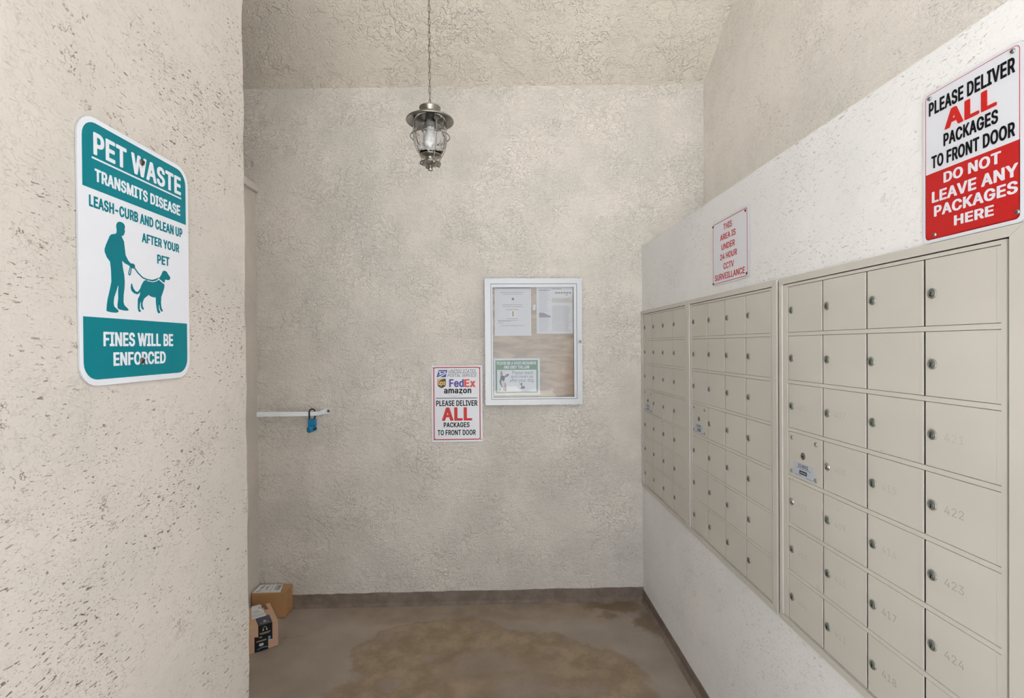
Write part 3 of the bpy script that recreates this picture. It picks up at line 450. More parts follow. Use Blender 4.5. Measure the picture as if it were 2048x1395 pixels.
    'a': (421, ('4 68 19 37 42 10 75 -11 115 -24 160 -29 196 -26 229 -17 247 -8 260 -17 277 -20 343 -20 355 -17 364 -11 368 -5 369 1 369 253 364 295 353 325 335 352 310 373 280 389 247 398 196 404 157 402 118 393 83 379 53 358 28 331 10 295 10 286 14 280 19 276 88 255 97 254 109 255 118 257 126 262 139 283 157 300 166 305 181 310 196 311 208 310 223 304 229 300 235 292 241 277 244 256 242 250 238 248 169 239 111 229 83 220 58 209 34 192 14 169 3 142 -2 109', '126 91 124 106 127 121 132 130 142 137 151 141 184 149 241 157 244 154 244 139 241 121 233 100 221 85 205 74 187 68 169 65 157 67 148 69 139 74 130 82',)),
    'm': (642, ('22 -5 26 -11 33 -16 51 -20 120 -20 135 -15 144 -7 146 1 146 235 149 262 157 283 166 295 180 305 189 309 198 310 213 308 227 298 238 283 242 259 243 -5 247 -11 252 -15 261 -18 270 -20 339 -20 351 -17 360 -12 366 -5 367 1 367 244 369 265 375 283 387 298 399 306 405 308 417 310 432 308 447 300 459 283 464 253 465 -5 469 -11 474 -15 483 -18 492 -20 561 -20 570 -18 580 -14 586 -8 589 1 589 256 585 298 572 334 550 364 521 385 486 400 474 403 435 406 396 402 360 390 333 374 321 364 312 373 276 396 267 399 225 406 183 403 156 393 144 387 141 387 129 396 114 399 48 399 39 397 30 393 24 387 21 379',)),
    'z': (412, ('11 -5 15 -11 22 -16 40 -20 340 -20 356 -17 367 -10 371 -2 371 58 367 66 358 72 340 76 179 79 178 82 364 325 365 331 365 379 364 385 359 391 347 397 334 399 49 399 31 396 19 388 16 379 16 322 20 313 28 307 46 303 196 301 199 301 201 298 11 52 10 46',)),
    'o': (447, ('25 80 53 38 90 5 98 0 146 -20 206 -28 263 -22 275 -18 323 3 360 35 388 77 408 131 413 188 408 245 390 296 362 338 322 374 273 395 263 397 206 404 152 397 140 394 92 372 55 341 27 299 8 245 2 185 8 131', '139 122 131 155 128 188 131 221 140 254 153 278 170 297 188 306 206 309 224 307 242 299 263 278 275 254 284 221 287 188 284 152 276 122 263 98 246 80 227 70 206 67 191 69 169 80 153 98',)),
    'n': (442, ('22 -5 26 -11 33 -16 51 -20 120 -20 135 -15 143 -8 146 1 146 226 149 253 157 277 168 292 181 301 195 307 210 308 228 305 243 295 246 292 259 268 264 232 265 -5 269 -11 276 -16 294 -20 363 -20 375 -17 384 -11 388 -5 389 1 389 241 385 286 371 328 347 361 319 382 312 386 276 399 231 404 177 398 144 384 138 391 132 395 114 399 48 399 33 395 24 388 21 379',)),
    'u': (442, ('37 56 62 20 89 -1 99 -6 138 -20 177 -25 189 -25 234 -19 264 -5 267 -5 270 -10 279 -16 297 -20 363 -20 375 -17 384 -11 388 -4 389 2 389 377 388 383 385 389 375 396 363 399 294 399 277 395 266 386 264 377 264 155 261 125 253 104 240 87 227 77 213 72 201 71 182 74 165 86 150 110 146 146 146 377 144 386 138 392 132 396 114 399 48 399 34 395 25 389 21 380 21 140 25 92',)),
    'p': (456, ('22 -148 30 -157 39 -161 48 -163 117 -163 129 -161 137 -157 143 -151 146 -145 149 -13 150 -10 186 -24 225 -28 279 -22 291 -19 336 2 370 32 376 38 400 77 417 134 422 188 417 248 399 302 374 341 336 375 288 396 231 404 186 400 156 391 144 384 132 395 114 399 45 398 33 395 23 386 21 377', '157 119 148 152 145 188 148 227 157 260 168 281 186 299 201 306 219 309 240 306 255 298 272 281 284 257 293 227 296 188 293 152 285 122 273 98 255 80 237 69 219 68 201 70 186 79 169 95',)),
    's': (397, ('14 59 33 29 61 4 97 -15 139 -25 181 -28 232 -24 279 -10 318 14 341 38 356 68 363 104 356 146 335 179 301 206 292 211 243 227 187 241 160 250 151 255 144 263 141 275 145 293 154 302 169 310 187 312 205 309 219 302 228 290 241 266 247 262 256 258 265 257 277 258 340 273 353 281 356 287 356 293 344 323 326 350 303 371 271 389 232 400 190 404 136 399 96 386 60 365 36 341 20 311 15 275 22 233 43 200 49 194 88 169 136 152 199 137 217 131 226 125 233 116 236 104 232 89 221 77 217 75 202 68 181 65 163 68 148 74 136 86 125 113 120 119 112 123 103 126 85 126 22 112 8 104 5 98 4 92',)),
    '2': (485, ('33 -5 37 -11 44 -16 53 -19 65 -20 392 -20 407 -17 418 -8 421 1 421 58 417 67 407 74 392 77 218 79 212 80 211 82 294 169 365 250 387 283 403 316 410 343 413 370 407 415 390 454 365 484 329 511 284 528 272 531 224 536 170 530 125 513 117 508 84 484 55 448 40 409 34 364 35 358 38 352 50 345 65 342 128 342 140 344 149 348 155 352 158 358 162 388 169 406 180 421 196 433 209 438 221 439 242 437 254 432 267 424 278 412 285 394 288 370 286 349 279 331 270 313 254 292 35 55 32 46',)),
    '4': (485, ('9 100 13 94 20 89 38 85 248 85 250 82 250 -2 253 -8 257 -12 266 -17 278 -20 344 -20 360 -17 366 -14 372 -8 375 1 375 82 377 85 422 86 431 88 440 94 445 103 445 163 444 169 440 174 427 181 416 183 375 184 375 319 373 325 368 330 356 336 344 338 278 338 266 335 258 331 252 325 250 319 250 187 245 185 158 186 155 187 341 502 343 508 342 514 335 522 326 527 314 529 245 529 230 526 224 523 218 517 9 163 8 157',)),
}
BLACK = {
    'A': (522, ('-27 -4 -23 -10 -14 -16 8 -22 89 -22 110 -18 122 -12 128 -4 171 119 305 120 308 118 352 -4 359 -13 373 -19 389 -22 467 -22 479 -21 491 -17 498 -13 505 -7 507 -1 506 5 320 512 316 518 311 522 299 528 284 531 197 531 185 529 173 526 164 521 159 515 -27 5', '209 221 208 224 239 312 270 224 269 221',)),
    'L': (435, ('17 -4 21 -10 31 -17 46 -21 61 -22 367 -22 379 -20 391 -16 400 -10 404 -4 405 59 399 68 388 74 376 78 364 79 172 79 169 80 169 509 167 515 162 521 145 529 127 531 49 530 28 524 20 518 16 512',)),
    'F': (452, ('17 -4 21 -10 31 -17 43 -20 58 -22 136 -21 155 -16 167 -7 169 2 169 197 172 199 352 199 373 204 386 212 390 221 390 281 383 290 373 295 361 299 349 300 175 300 169 302 169 428 175 430 373 430 385 431 397 435 409 443 413 452 413 509 411 515 406 521 391 528 370 531 58 531 34 527 25 522 19 517 16 509',)),
    'e': (446, ('13 81 43 36 80 4 89 -1 143 -22 209 -30 260 -26 308 -14 347 6 375 30 395 57 409 90 406 99 399 105 386 110 323 125 308 127 293 126 281 123 269 117 264 111 254 93 246 84 236 75 218 69 200 70 185 76 168 90 153 111 144 144 146 147 374 147 392 150 407 156 413 162 415 168 415 195 412 243 401 285 383 321 358 351 328 375 290 392 251 403 203 406 143 399 128 395 80 372 42 339 13 297 -4 246 -10 186 -4 129', '146 243 145 246 152 264 165 285 182 300 194 306 206 307 215 306 227 301 242 286 255 264 260 246 260 243',)),
    'd': (466, ('11 81 39 36 72 6 83 -1 122 -19 134 -22 185 -29 200 -30 245 -25 278 -14 290 -19 305 -22 377 -22 398 -18 412 -9 416 0 416 507 415 513 411 519 398 527 377 531 305 531 293 529 281 525 272 519 267 510 263 396 241 402 197 406 131 398 78 375 40 342 12 297 -5 246 -10 189 -5 132', '152 123 143 153 140 189 143 225 151 255 165 282 180 297 197 306 206 307 215 305 227 298 243 282 257 258 265 228 268 189 265 153 256 120 242 93 227 78 212 71 203 70 194 72 179 81 165 96',)),
    'E': (461, ('17 -4 21 -10 31 -17 43 -20 58 -22 379 -22 391 -21 403 -17 410 -13 417 -7 419 -1 419 59 413 68 400 75 376 79 172 79 169 80 169 206 364 207 379 211 389 215 396 221 399 230 398 290 391 299 379 304 355 308 169 308 169 428 175 430 373 430 397 434 412 443 416 452 416 509 414 515 409 521 394 528 373 531 58 531 34 527 25 522 19 517 16 509',)),
    'x': (421, ('-22 -4 -18 -10 -9 -16 13 -22 94 -22 106 -21 118 -17 127 -13 133 -7 190 77 245 -7 251 -13 259 -17 271 -21 283 -22 361 -22 382 -18 397 -10 402 -1 399 8 272 191 394 373 396 380 391 389 376 397 358 401 277 401 256 397 247 392 240 386 190 311 142 386 135 392 127 396 115 400 103 401 25 401 4 397 -10 389 -15 380 -12 371 108 194 -20 8 -23 2',)),
}
MEDIUM = {
    'T': (463, ('181 -3 187 -8 193 -9 256 -9 267 -6 270 0 270 441 274 443 418 443 424 444 428 447 430 453 430 510 429 513 424 517 415 518 34 518 25 517 20 513 19 507 19 453 21 447 25 444 31 443 175 443 180 441',)),
    'H': (531, ('48 -3 53 -8 62 -9 125 -9 131 -8 137 -3 138 219 138 222 140 223 379 222 380 -3 386 -8 392 -9 458 -9 464 -8 469 -3 470 507 470 510 467 515 458 518 392 518 384 516 380 512 379 300 374 298 140 298 138 300 137 512 133 516 125 518 59 518 53 517 48 513 47 507',)),
    'I': (314, ('19 -3 24 -8 33 -9 270 -9 276 -8 281 -3 282 57 279 63 270 66 198 66 196 69 196 441 201 443 270 443 280 447 282 453 282 510 281 513 276 517 267 518 30 518 24 517 19 513 18 507 18 453 21 446 30 443 102 443 105 441 105 69 104 66 30 66 21 63 18 57',)),
    'S': (461, ('34 93 52 57 79 27 118 3 169 -13 220 -18 280 -13 329 3 370 28 397 59 415 96 421 141 417 174 407 201 390 225 367 245 343 260 319 272 268 288 217 301 178 315 160 324 142 339 132 354 128 375 131 396 141 414 155 429 176 441 199 447 223 450 262 444 292 431 314 408 325 375 331 370 400 369 409 371 413 375 414 378 407 417 389 453 361 482 322 506 277 520 226 525 175 519 133 506 94 483 64 453 45 414 39 372 47 324 78 282 121 252 178 231 241 213 287 198 307 186 319 176 329 159 333 138 328 117 317 96 301 80 277 67 253 61 226 58 196 61 169 69 151 78 136 91 123 111 117 138 112 144 103 146 37 146 30 144 25 138',)),
    'A': (494, ('4 -3 9 -8 15 -9 87 -9 95 -6 98 0 144 130 147 133 333 133 382 0 385 -6 393 -9 462 -9 471 -7 475 -3 475 3 289 510 284 516 276 518 201 518 195 517 189 513 4 3', '172 210 204 300 237 407 240 407 274 300 306 210 303 208 177 208',)),
    'R': (463, ('48 -3 53 -8 62 -9 125 -9 131 -8 137 -3 138 186 140 189 143 189 236 189 239 186 341 -3 344 -6 353 -9 428 -9 434 -8 440 -3 440 3 331 204 333 207 341 210 377 234 402 267 418 309 422 351 418 396 403 435 377 471 341 496 293 513 236 518 59 518 53 517 48 513 47 507', '138 267 138 441 143 443 230 443 266 440 290 433 308 420 323 399 329 378 332 351 329 327 323 306 308 286 290 274 263 267 233 264 140 264',)),
    'E': (433, ('48 -3 53 -8 62 -9 374 -9 383 -7 387 -3 388 57 386 62 380 65 140 66 138 69 138 219 356 220 365 223 368 228 368 231 368 288 365 292 359 295 143 295 138 297 138 441 143 443 377 444 383 447 385 453 385 510 380 516 371 518 59 518 53 517 48 513 47 507',)),
    'U': (531, ('54 121 73 76 104 37 146 8 200 -11 260 -17 320 -10 371 8 413 37 446 79 463 121 470 172 470 508 468 514 458 518 392 518 386 517 380 511 380 181 376 145 364 115 347 93 324 76 293 65 260 61 224 65 194 76 173 91 154 115 141 145 137 181 137 511 131 517 125 518 59 518 49 514 47 508 47 175',)),
    'N': (537, ('48 -3 53 -8 59 -9 125 -9 134 -6 138 0 138 291 135 372 137 376 191 285 377 -6 386 -9 464 -9 470 -8 475 -3 476 507 476 510 473 515 464 518 398 518 391 516 386 510 386 135 355 186 148 513 143 517 134 518 59 518 53 517 48 513 47 507',)),
    'D': (516, ('48 -3 53 -8 59 -9 218 -9 296 0 362 26 409 63 444 114 468 180 475 255 468 330 446 393 411 444 362 484 299 509 227 518 59 518 53 517 48 513 47 507', '138 69 138 441 143 443 218 443 269 438 311 421 344 393 365 360 381 312 386 255 381 198 367 153 342 114 308 87 269 72 212 66 140 66',)),
    'O': (547, ('57 113 93 59 139 20 198 -7 204 -8 267 -16 333 -8 393 19 438 56 477 114 499 179 506 254 498 332 477 395 441 449 390 492 333 517 267 525 197 515 141 490 96 452 57 395 35 329 27 251 35 179', '137 149 122 194 116 254 122 314 138 362 161 398 192 425 231 442 267 447 303 442 342 425 372 399 396 362 412 311 417 254 412 194 395 146 372 110 340 83 306 68 267 62 228 68 193 83 165 107',)),
    '2': (467, ('52 -3 57 -8 66 -9 390 -9 396 -8 401 -3 402 57 399 63 393 66 177 69 277 174 348 255 369 287 384 317 391 345 394 372 388 414 372 450 347 480 314 504 273 519 228 525 177 519 135 503 103 480 73 444 58 405 53 363 55 357 60 354 126 353 135 355 140 360 143 390 152 411 163 426 180 440 198 447 222 451 246 448 264 442 284 429 297 414 304 396 307 369 305 348 299 330 287 309 272 288 52 51 51 45',)),
    '4': (467, ('28 102 33 97 39 96 267 96 269 93 269 0 272 -6 282 -9 342 -9 351 -7 355 -3 357 96 414 96 423 99 426 105 426 162 424 168 417 172 360 173 356 174 356 318 353 324 345 327 282 327 276 326 270 321 268 174 135 175 130 177 322 504 324 510 319 516 312 518 246 518 240 517 235 513 28 162 27 156',)),
    'C': (524, ('57 113 95 56 141 19 201 -8 267 -16 309 -13 348 -3 379 11 414 34 440 59 461 89 476 122 486 158 486 161 483 166 474 169 402 168 396 164 388 137 378 119 366 103 348 88 330 77 309 68 288 64 267 62 228 68 192 83 162 110 139 146 122 194 116 254 122 314 138 362 162 399 193 425 228 441 267 447 288 445 309 441 332 431 348 421 363 409 377 392 388 371 396 344 402 340 474 339 481 341 485 344 486 350 475 389 460 422 438 452 411 477 378 498 345 512 309 522 267 525 197 515 141 490 95 452 57 395 35 329 27 251 35 179',)),
    'V': (494, ('191 0 195 -6 204 -9 279 -9 285 -8 290 -3 476 507 475 513 471 516 462 518 396 518 390 517 383 513 277 207 243 102 240 99 204 210 96 513 90 517 81 518 15 518 9 517 4 513 3 507',)),
    'L': (407, ('48 -3 53 -8 59 -9 362 -9 371 -6 374 0 374 57 371 63 365 66 140 66 138 69 138 507 137 513 128 518 59 518 52 516 47 510',)),
    'P': (459, ('48 -3 53 -8 62 -9 125 -9 131 -8 137 -3 138 174 140 177 236 177 295 183 342 201 377 228 402 261 417 306 422 348 417 393 403 432 378 465 341 493 293 512 236 518 59 518 53 517 48 513 47 507', '138 252 138 441 143 443 230 443 263 440 288 432 308 417 321 399 329 375 331 348 328 318 321 297 306 276 290 264 263 254 230 251',)),
    'G': (534, ('56 116 93 59 138 20 201 -8 270 -16 330 -9 384 11 429 44 464 89 484 140 491 200 491 257 486 263 477 265 285 265 279 265 273 262 270 257 270 200 272 194 276 191 282 190 396 190 400 188 397 161 384 128 363 98 336 78 306 66 270 62 228 68 195 82 162 110 137 149 122 194 116 254 122 314 138 362 163 401 192 425 228 442 264 447 288 445 309 440 330 431 348 419 364 404 375 389 386 371 396 346 402 341 474 340 483 343 487 347 487 350 478 386 461 419 441 449 414 474 384 495 348 511 306 522 264 525 195 515 141 491 94 452 56 395 34 329 27 254 34 179',)),
    ' ': (196, ()),
}

# ------------------------------------------------------------------ mesh helpers
class MB:
    """Collects shapes into one mesh."""
    def __init__(self):
        self.bm = bmesh.new()
        self.mats = []
    def mi(self, m):
        if m not in self.mats:
            self.mats.append(m)
        return self.mats.index(m)
    def _add(self, bm2, m, mat=None, smooth=False):
        idx = self.mi(m)
        if mat is not None:
            bm2.transform(mat)
        vm = {}
        for v in bm2.verts:
            vm[v] = self.bm.verts.new(v.co)
        for f in bm2.faces:
            try:
                g = self.bm.faces.new([vm[v] for v in f.verts])
            except ValueError:
                continue
            g.material_index = idx
            g.smooth = smooth or f.smooth
        bm2.free()
    def box(self, m, x0, x1, y0, y1, z0, z1, bev=0.0, mat=None, seg=2):
        b = bmesh.new()
        bmesh.ops.create_cube(b, size=1.0)
        for v in b.verts:
            v.co = Vector(((x0 + x1) / 2 + v.co.x * (x1 - x0), (y0 + y1) / 2 + v.co.y * (y1 - y0), (z0 + z1) / 2 + v.co.z * (z1 - z0)))
        if bev > 0:
            bmesh.ops.bevel(b, geom=list(b.edges), offset=bev, segments=seg, affect='EDGES', profile=0.5)
        self._add(b, m, mat)
        return self
    def poly(self, m, pts, z0, z1, mat=None):
        b = bmesh.new()
        lo = [b.verts.new((p[0], p[1], z0)) for p in pts]
        hi = [b.verts.new((p[0], p[1], z1)) for p in pts]
        n = len(pts)
        f1 = b.faces.new(hi); f0 = b.faces.new(lo[::-1])
        for i in range(n):
            b.faces.new((lo[i], lo[(i + 1) % n], hi[(i + 1) % n], hi[i]))
        bmesh.ops.recalc_face_normals(b, faces=b.faces)
        bmesh.ops.triangulate(b, faces=[f1, f0], ngon_method='EAR_CLIP')
        self._add(b, m, mat)
        return self
    def ring(self, m, outer, inner, z0, z1, mat=None):
        """Flat band between two loops with the same number of points."""
        b = bmesh.new()
        n = len(outer)
        L = [[b.verts.new((p[0], p[1], z)) for p in loop] for loop in (outer, inner) for z in (z0, z1)]
        o0, o1, i0, i1 = L
        for k in range(n):
            j = (k + 1) % n
            b.faces.new((o1[k], o1[j], i1[j], i1[k])); b.faces.new((o0[j], o0[k], i0[k], i0[j]))
            b.faces.new((o0[k], o0[j], o1[j], o1[k])); b.faces.new((i1[k], i1[j], i0[j], i0[k]))
        bmesh.ops.recalc_face_normals(b, faces=b.faces)
        self._add(b, m, mat)
        return self
    def lathe(self, m, prof, seg=40, mat=None, smooth=True, axis='z'):
        b = bmesh.new()
        rings = []
        for r, z in prof:
            if r < 1e-6:
                rings.append([b.verts.new((0, 0, z))])
            else:
                rings.append([b.verts.new((r * math.cos(2 * math.pi * k / seg), r * math.sin(2 * math.pi * k / seg), z)) for k in range(seg)])
        for A, B in zip(rings, rings[1:]):
            for k in range(seg):
                j = (k + 1) % seg
                if len(A) == 1 and len(B) == 1:
                    continue
                if len(A) == 1:
                    b.faces.new((A[0], B[j], B[k]))
                elif len(B) == 1:
                    b.faces.new((A[k], A[j], B[0]))
                else:
                    b.faces.new((A[k], A[j], B[j], B[k]))
        bmesh.ops.recalc_face_normals(b, faces=b.faces)
        for f in b.faces:
            f.smooth = smooth
        self._add(b, m, mat, smooth)
        return self
    def tube(self, m, pts, r, seg=10, closed=False, mat=None):
        b = bmesh.new()
        P = [Vector(p) for p in pts]
        n = len(P)
        rings = []
        up = None
        for i in range(n):
            if closed:
                t = (P[(i + 1) % n] - P[i - 1]).normalized()
            else:
                t = (P[min(i + 1, n - 1)] - P[max(i - 1, 0)]).normalized()
            if up is None:
                up = Vector((0, 0, 1)) if abs(t.z) < 0.9 else Vector((1, 0, 0))
            side = t.cross(up).normalized()
            up = side.cross(t).normalized()
            rings.append([b.verts.new(P[i] + r * (math.cos(2 * math.pi * k / seg) * side + math.sin(2 * math.pi * k / seg) * up)) for k in range(seg)])
        for i in range(n if closed else n - 1):
            A, B = rings[i], rings[(i + 1) % n]
            for k in range(seg):
                j = (k + 1) % seg
                b.faces.new((A[k], A[j], B[j], B[k]))
        if not closed:
            b.faces.new(rings[0]); b.faces.new(rings[-1][::-1])
        bmesh.ops.recalc_face_normals(b, faces=b.faces)
        for f in b.faces:
            f.smooth = len(f.verts) == 4
        self._add(b, m, mat)
        return self
    def text(self, m, s, x0, x1, y0, y1, z, font=None, shear=0.0, thick=0.0006):
        """Write s so that its ink fills the box x0..x1, y0..y1."""
        font = BOLD if font is None else font
        pen, loops = 0.0, []
        for ch in s:
            adv, ls = font[ch]
            for l in ls:
                v = [int(q) for q in l.split()]
                loops.append([(pen + v[i], v[i + 1]) for i in range(0, len(v), 2)])
            pen += adv
        xs = [p[0] for l in loops for p in l]; ys = [p[1] for l in loops for p in l]
        ax, bx, ay, by = min(xs), max(xs), min(ys), max(ys)
        kx = (x1 - x0 - shear * (y1 - y0)) / (bx - ax); ky = (y1 - y0) / (by - ay)
        cu = bpy.data.curves.new('tmp', 'CURVE')
        cu.dimensions = '2D'; cu.fill_mode = 'BOTH'; cu.extrude = thick / 2
        for l in loops:
            sp = cu.splines.new('POLY')
            sp.points.add(len(l) - 1)
            for (x, y), p in zip(l, sp.points):
                yy = (y - ay) * ky
                p.co = (x0 + (x - ax) * kx + yy * shear, y0 + yy, 0, 1)
            sp.use_cyclic_u = True
        ob = bpy.data.objects.new('tmp', cu); COL.objects.link(ob)
        me = bpy.data.meshes.new_from_object(ob.evaluated_get(bpy.context.evaluated_depsgraph_get()))
        b = bmesh.new(); b.from_mesh(me)
        for v in b.verts:
            v.co.z = z + (0 if v.co.z < 0 else thick)
        for f in b.faces:
            f.smooth = False
        bpy.data.objects.remove(ob); bpy.data.curves.remove(cu); bpy.data.meshes.remove(me)
        self._add(b, m)
        return self
    def build(self, name, parent=None, label=None, kind=None):
        me = bpy.data.meshes.new(name)
        self.bm.to_mesh(me); self.bm.free()
        for m in self.mats:
            me.materials.append(M[m])
        o = bpy.data.objects.new(name, me)
        COL.objects.link(o)
        if parent is not None:
            o.parent = parent
        if label:
            o['label'] = label
        if kind:
            o['kind'] = kind
        return o

def rrect(x0, x1, y0, y1, r, n=6):
    pts = []
    for cx, cy, a in ((x1 - r, y1 - r, 0), (x0 + r, y1 - r, 90), (x0 + r, y0 + r, 180), (x1 - r, y0 + r, 270)):
        for k in range(n + 1):
            t = math.radians(a + 90.0 * k / n)
            pts.append((cx + r * math.cos(t), cy + r * math.sin(t)))
    return pts

def rrect4(x0, x1, y0, y1, rtl, rtr, rbr, rbl, n=6):
    pts = []
    for r, cx, cy, a in ((rtr, x1 - rtr, y1 - rtr, 0), (rtl, x0 + rtl, y1 - rtl, 90), (rbl, x0 + rbl, y0 + rbl, 180), (rbr, x1 - rbr, y0 + rbr, 270)):
        if r <= 0:
            pts.append((cx, cy)); continue
        for k in range(n + 1):
            t = math.radians(a + 90.0 * k / n)
            pts.append((cx + r * math.cos(t), cy + r * math.sin(t)))
    return pts

def thing(name, label, cat, frame='floor', loc=(0, 0, 0), group=None, rz=0.0):
    """Empty that parents a thing's parts; frame 'back', 'left' or 'right' = x along the wall, y up, z out of the wall."""
    o = bpy.data.objects.new(name, None)
    COL.objects.link(o)
    o.empty_display_size = 0.05
    ax = {'back': ((1, 0, 0), (0, 0, 1), (0, -1, 0)), 'left': ((0, 1, 0), (0, 0, 1), (1, 0, 0)),
          'right': ((0, -1, 0), (0, 0, 1), (-1, 0, 0)), 'floor': ((1, 0, 0), (0, 1, 0), (0, 0, 1))}[frame]
    R = Matrix((ax[0], ax[1], ax[2])).transposed().to_4x4()
    o.matrix_world = Matrix.Translation(loc) @ R @ Matrix.Rotation(rz, 4, 'Z')
    o['label'] = label; o['category'] = cat
    if group:
        o['group'] = group
    return o

def tag(o, label, cat, group=None):
    o['label'] = label; o['category'] = cat
    if group:
        o['group'] = group
    return o

# ------------------------------------------------------------------ the setting
ZB, XL, XR, XU, XREC = 3.084, -0.683, 0.888, 1.270, -1.400
YF = -0.30                                     # unseen end of the left wall behind the camera, set to shape the light
YR = -1.50                                    # unseen extension of the right walls past the camera, added to block side light
def zc(z):
    return z + H
SL = 0.5875                                   # pitch of the sloping ceiling
def zceil(x, y):
    return zc(1.513 + (x + 1.463) * 0.0213) + SL * (ZB - y)

fl = MB().box('floor', -2.0, 1.5, 0.0, ZB + 0.12, -0.1, 0.0).build('floor', kind='structure')
MB().box('walk', -9, 9, -12, 0.0, -0.12, -0.01).build('walkway', kind='structure')
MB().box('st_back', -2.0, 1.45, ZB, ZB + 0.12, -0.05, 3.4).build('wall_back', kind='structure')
# near left wall with a softly rounded, slightly uneven corner
def near_wall():
    b = MB()
    prof = [(XL, YF), (XL, 1.447 - 0.012)]
    for k in range(1, 6):
        t = math.radians(90 * k / 5)
        prof.append((XL - 0.012 + 0.012 * math.cos(t), 1.447 - 0.012 + 0.012 * math.sin(t)))
    prof += [(-2.0, 1.447), (-2.0, YF)]
    bm = bmesh.new()
    zs = [0.0 + 0.03 * k for k in range(0, 141)]
    rows = []
    for z in zs:
        dj = 0.0016 * math.sin(z * 41) + 0.0022 * math.sin(z * 17.3 + 1) + random.uniform(-0.0012, 0.0012)
        rows.append([bm.verts.new((p[0], p[1] + (dj if 1 <= i <= 6 else 0), z)) for i, p in enumerate(prof)])
    n = len(prof)
    for A, B in zip(rows, rows[1:]):
        for k in range(n):
            j = (k + 1) % n
            bm.faces.new((A[k], A[j], B[j], B[k]))
    bm.faces.new(rows[0]); bm.faces.new(rows[-1])
    bmesh.ops.recalc_face_normals(bm, faces=bm.faces)
    for f in bm.faces:
        f.smooth = False
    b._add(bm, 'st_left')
    return b.build('wall_left', kind='structure')
near_wall()
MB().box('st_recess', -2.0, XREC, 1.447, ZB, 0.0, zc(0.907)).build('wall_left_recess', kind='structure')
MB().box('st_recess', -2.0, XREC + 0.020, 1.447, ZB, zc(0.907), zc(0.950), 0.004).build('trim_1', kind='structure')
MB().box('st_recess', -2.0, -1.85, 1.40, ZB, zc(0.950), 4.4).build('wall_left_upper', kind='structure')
# low furred-out wall that carries the mailboxes, with a recess for the units
LEDGE = zc(0.587)
RX0, RX1, RZ0, RZ1 = 0.832, 3.074, zc(-0.846), zc(0.194)
w = MB()
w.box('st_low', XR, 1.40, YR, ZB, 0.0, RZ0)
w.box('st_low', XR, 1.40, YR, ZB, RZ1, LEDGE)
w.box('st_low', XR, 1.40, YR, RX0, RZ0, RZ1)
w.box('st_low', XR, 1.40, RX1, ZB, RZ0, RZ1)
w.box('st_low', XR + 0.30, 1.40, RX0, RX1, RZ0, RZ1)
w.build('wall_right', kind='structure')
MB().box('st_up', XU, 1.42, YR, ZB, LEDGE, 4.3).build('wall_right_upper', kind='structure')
# sloping ceiling, levelling off over the entrance
def ceiling():
    b = MB(); bm = bmesh.new()
    ys = [ZB + 0.1, 1.35, 0.15]
    lo, hi = [], []
    for y in ys:
        yy = max(y, 1.35)
        for x in (-2.05, 1.42):
            lo.append(bm.verts.new((x, y, zceil(x, yy)))); hi.append(bm.verts.new((x, y, zceil(x, yy) + 0.15)))
    for i in (0, 2):
        bm.faces.new((lo[i], lo[i + 1], lo[i + 3], lo[i + 2])); bm.faces.new((hi[i], hi[i + 1], hi[i + 3], hi[i + 2]))
        bm.faces.new((lo[i], lo[i + 2], hi[i + 2], hi[i])); bm.faces.new((lo[i + 1], lo[i + 3], hi[i + 3], hi[i + 1]))
    bm.faces.new((lo[0], lo[1], hi[1], hi[0])); bm.faces.new((lo[4], lo[5], hi[5], hi[4]))
    bmesh.ops.recalc_face_normals(bm, faces=bm.faces)
    b._add(bm, 'st_ceil')
    return b.build('ceiling', kind='structure')
ceiling()
# painted plinths
def plinth(name, pts_top, base, axis):
    b = MB(); bm = bmesh.new()
    rows = []
    for p in pts_top:
        rows.append([bm.verts.new(q) for q in p])
    for A, B in zip(rows, rows[1:]):
        n = len(A)
        for k in range(n):
            j = (k + 1) % n
            bm.faces.new((A[k], A[j], B[j], B[k]))
    bm.faces.new(rows[0]); bm.faces.new(rows[-1])
    bmesh.ops.recalc_face_normals(bm, faces=bm.faces)
    b._add(bm, 'curb')
    return b.build(name, kind='structure')
rows = []
for k in range(61):
    x = XREC + (XR - XREC) * k / 60
    j = random.uniform(-0.002, 0.002)
    t = 0.074 + j
    rows.append([(x, ZB, 0.0), (x, ZB, t), (x, ZB - 0.004, t - 0.001), (x, ZB - 0.006, 0.016), (x, ZB - 0.016 - abs(j), 0.004), (x, ZB - 0.024, 0.0)])
plinth('baseboard_back', rows, 0, 'x')
rows = []
for k in range(61):
    y = ZB - 0.006 - (ZB - YR - 0.006) * k / 60
    j = random.uniform(-0.0012, 0.0012)
    t = 0.060 + j
    rows.append([(XR, y, 0.0), (XR, y, t), (XR - 0.003, y, t - 0.001), (XR - 0.004, y, 0.016), (XR - 0.014, y, 0.004), (XR - 0.022, y, 0.0)])
plinth('baseboard_right', rows, 0, 'y')

# ------------------------------------------------------------------ mailbox units
UW, UH = 0.743, 1.050
DX, DY, PW, PH = 0.041, 0.0225, 0.165, 0.1427
def loop(x0, x1, y0, y1):
    return [(x1, y1), (x0, y1), (x0, y0), (x1, y0)]

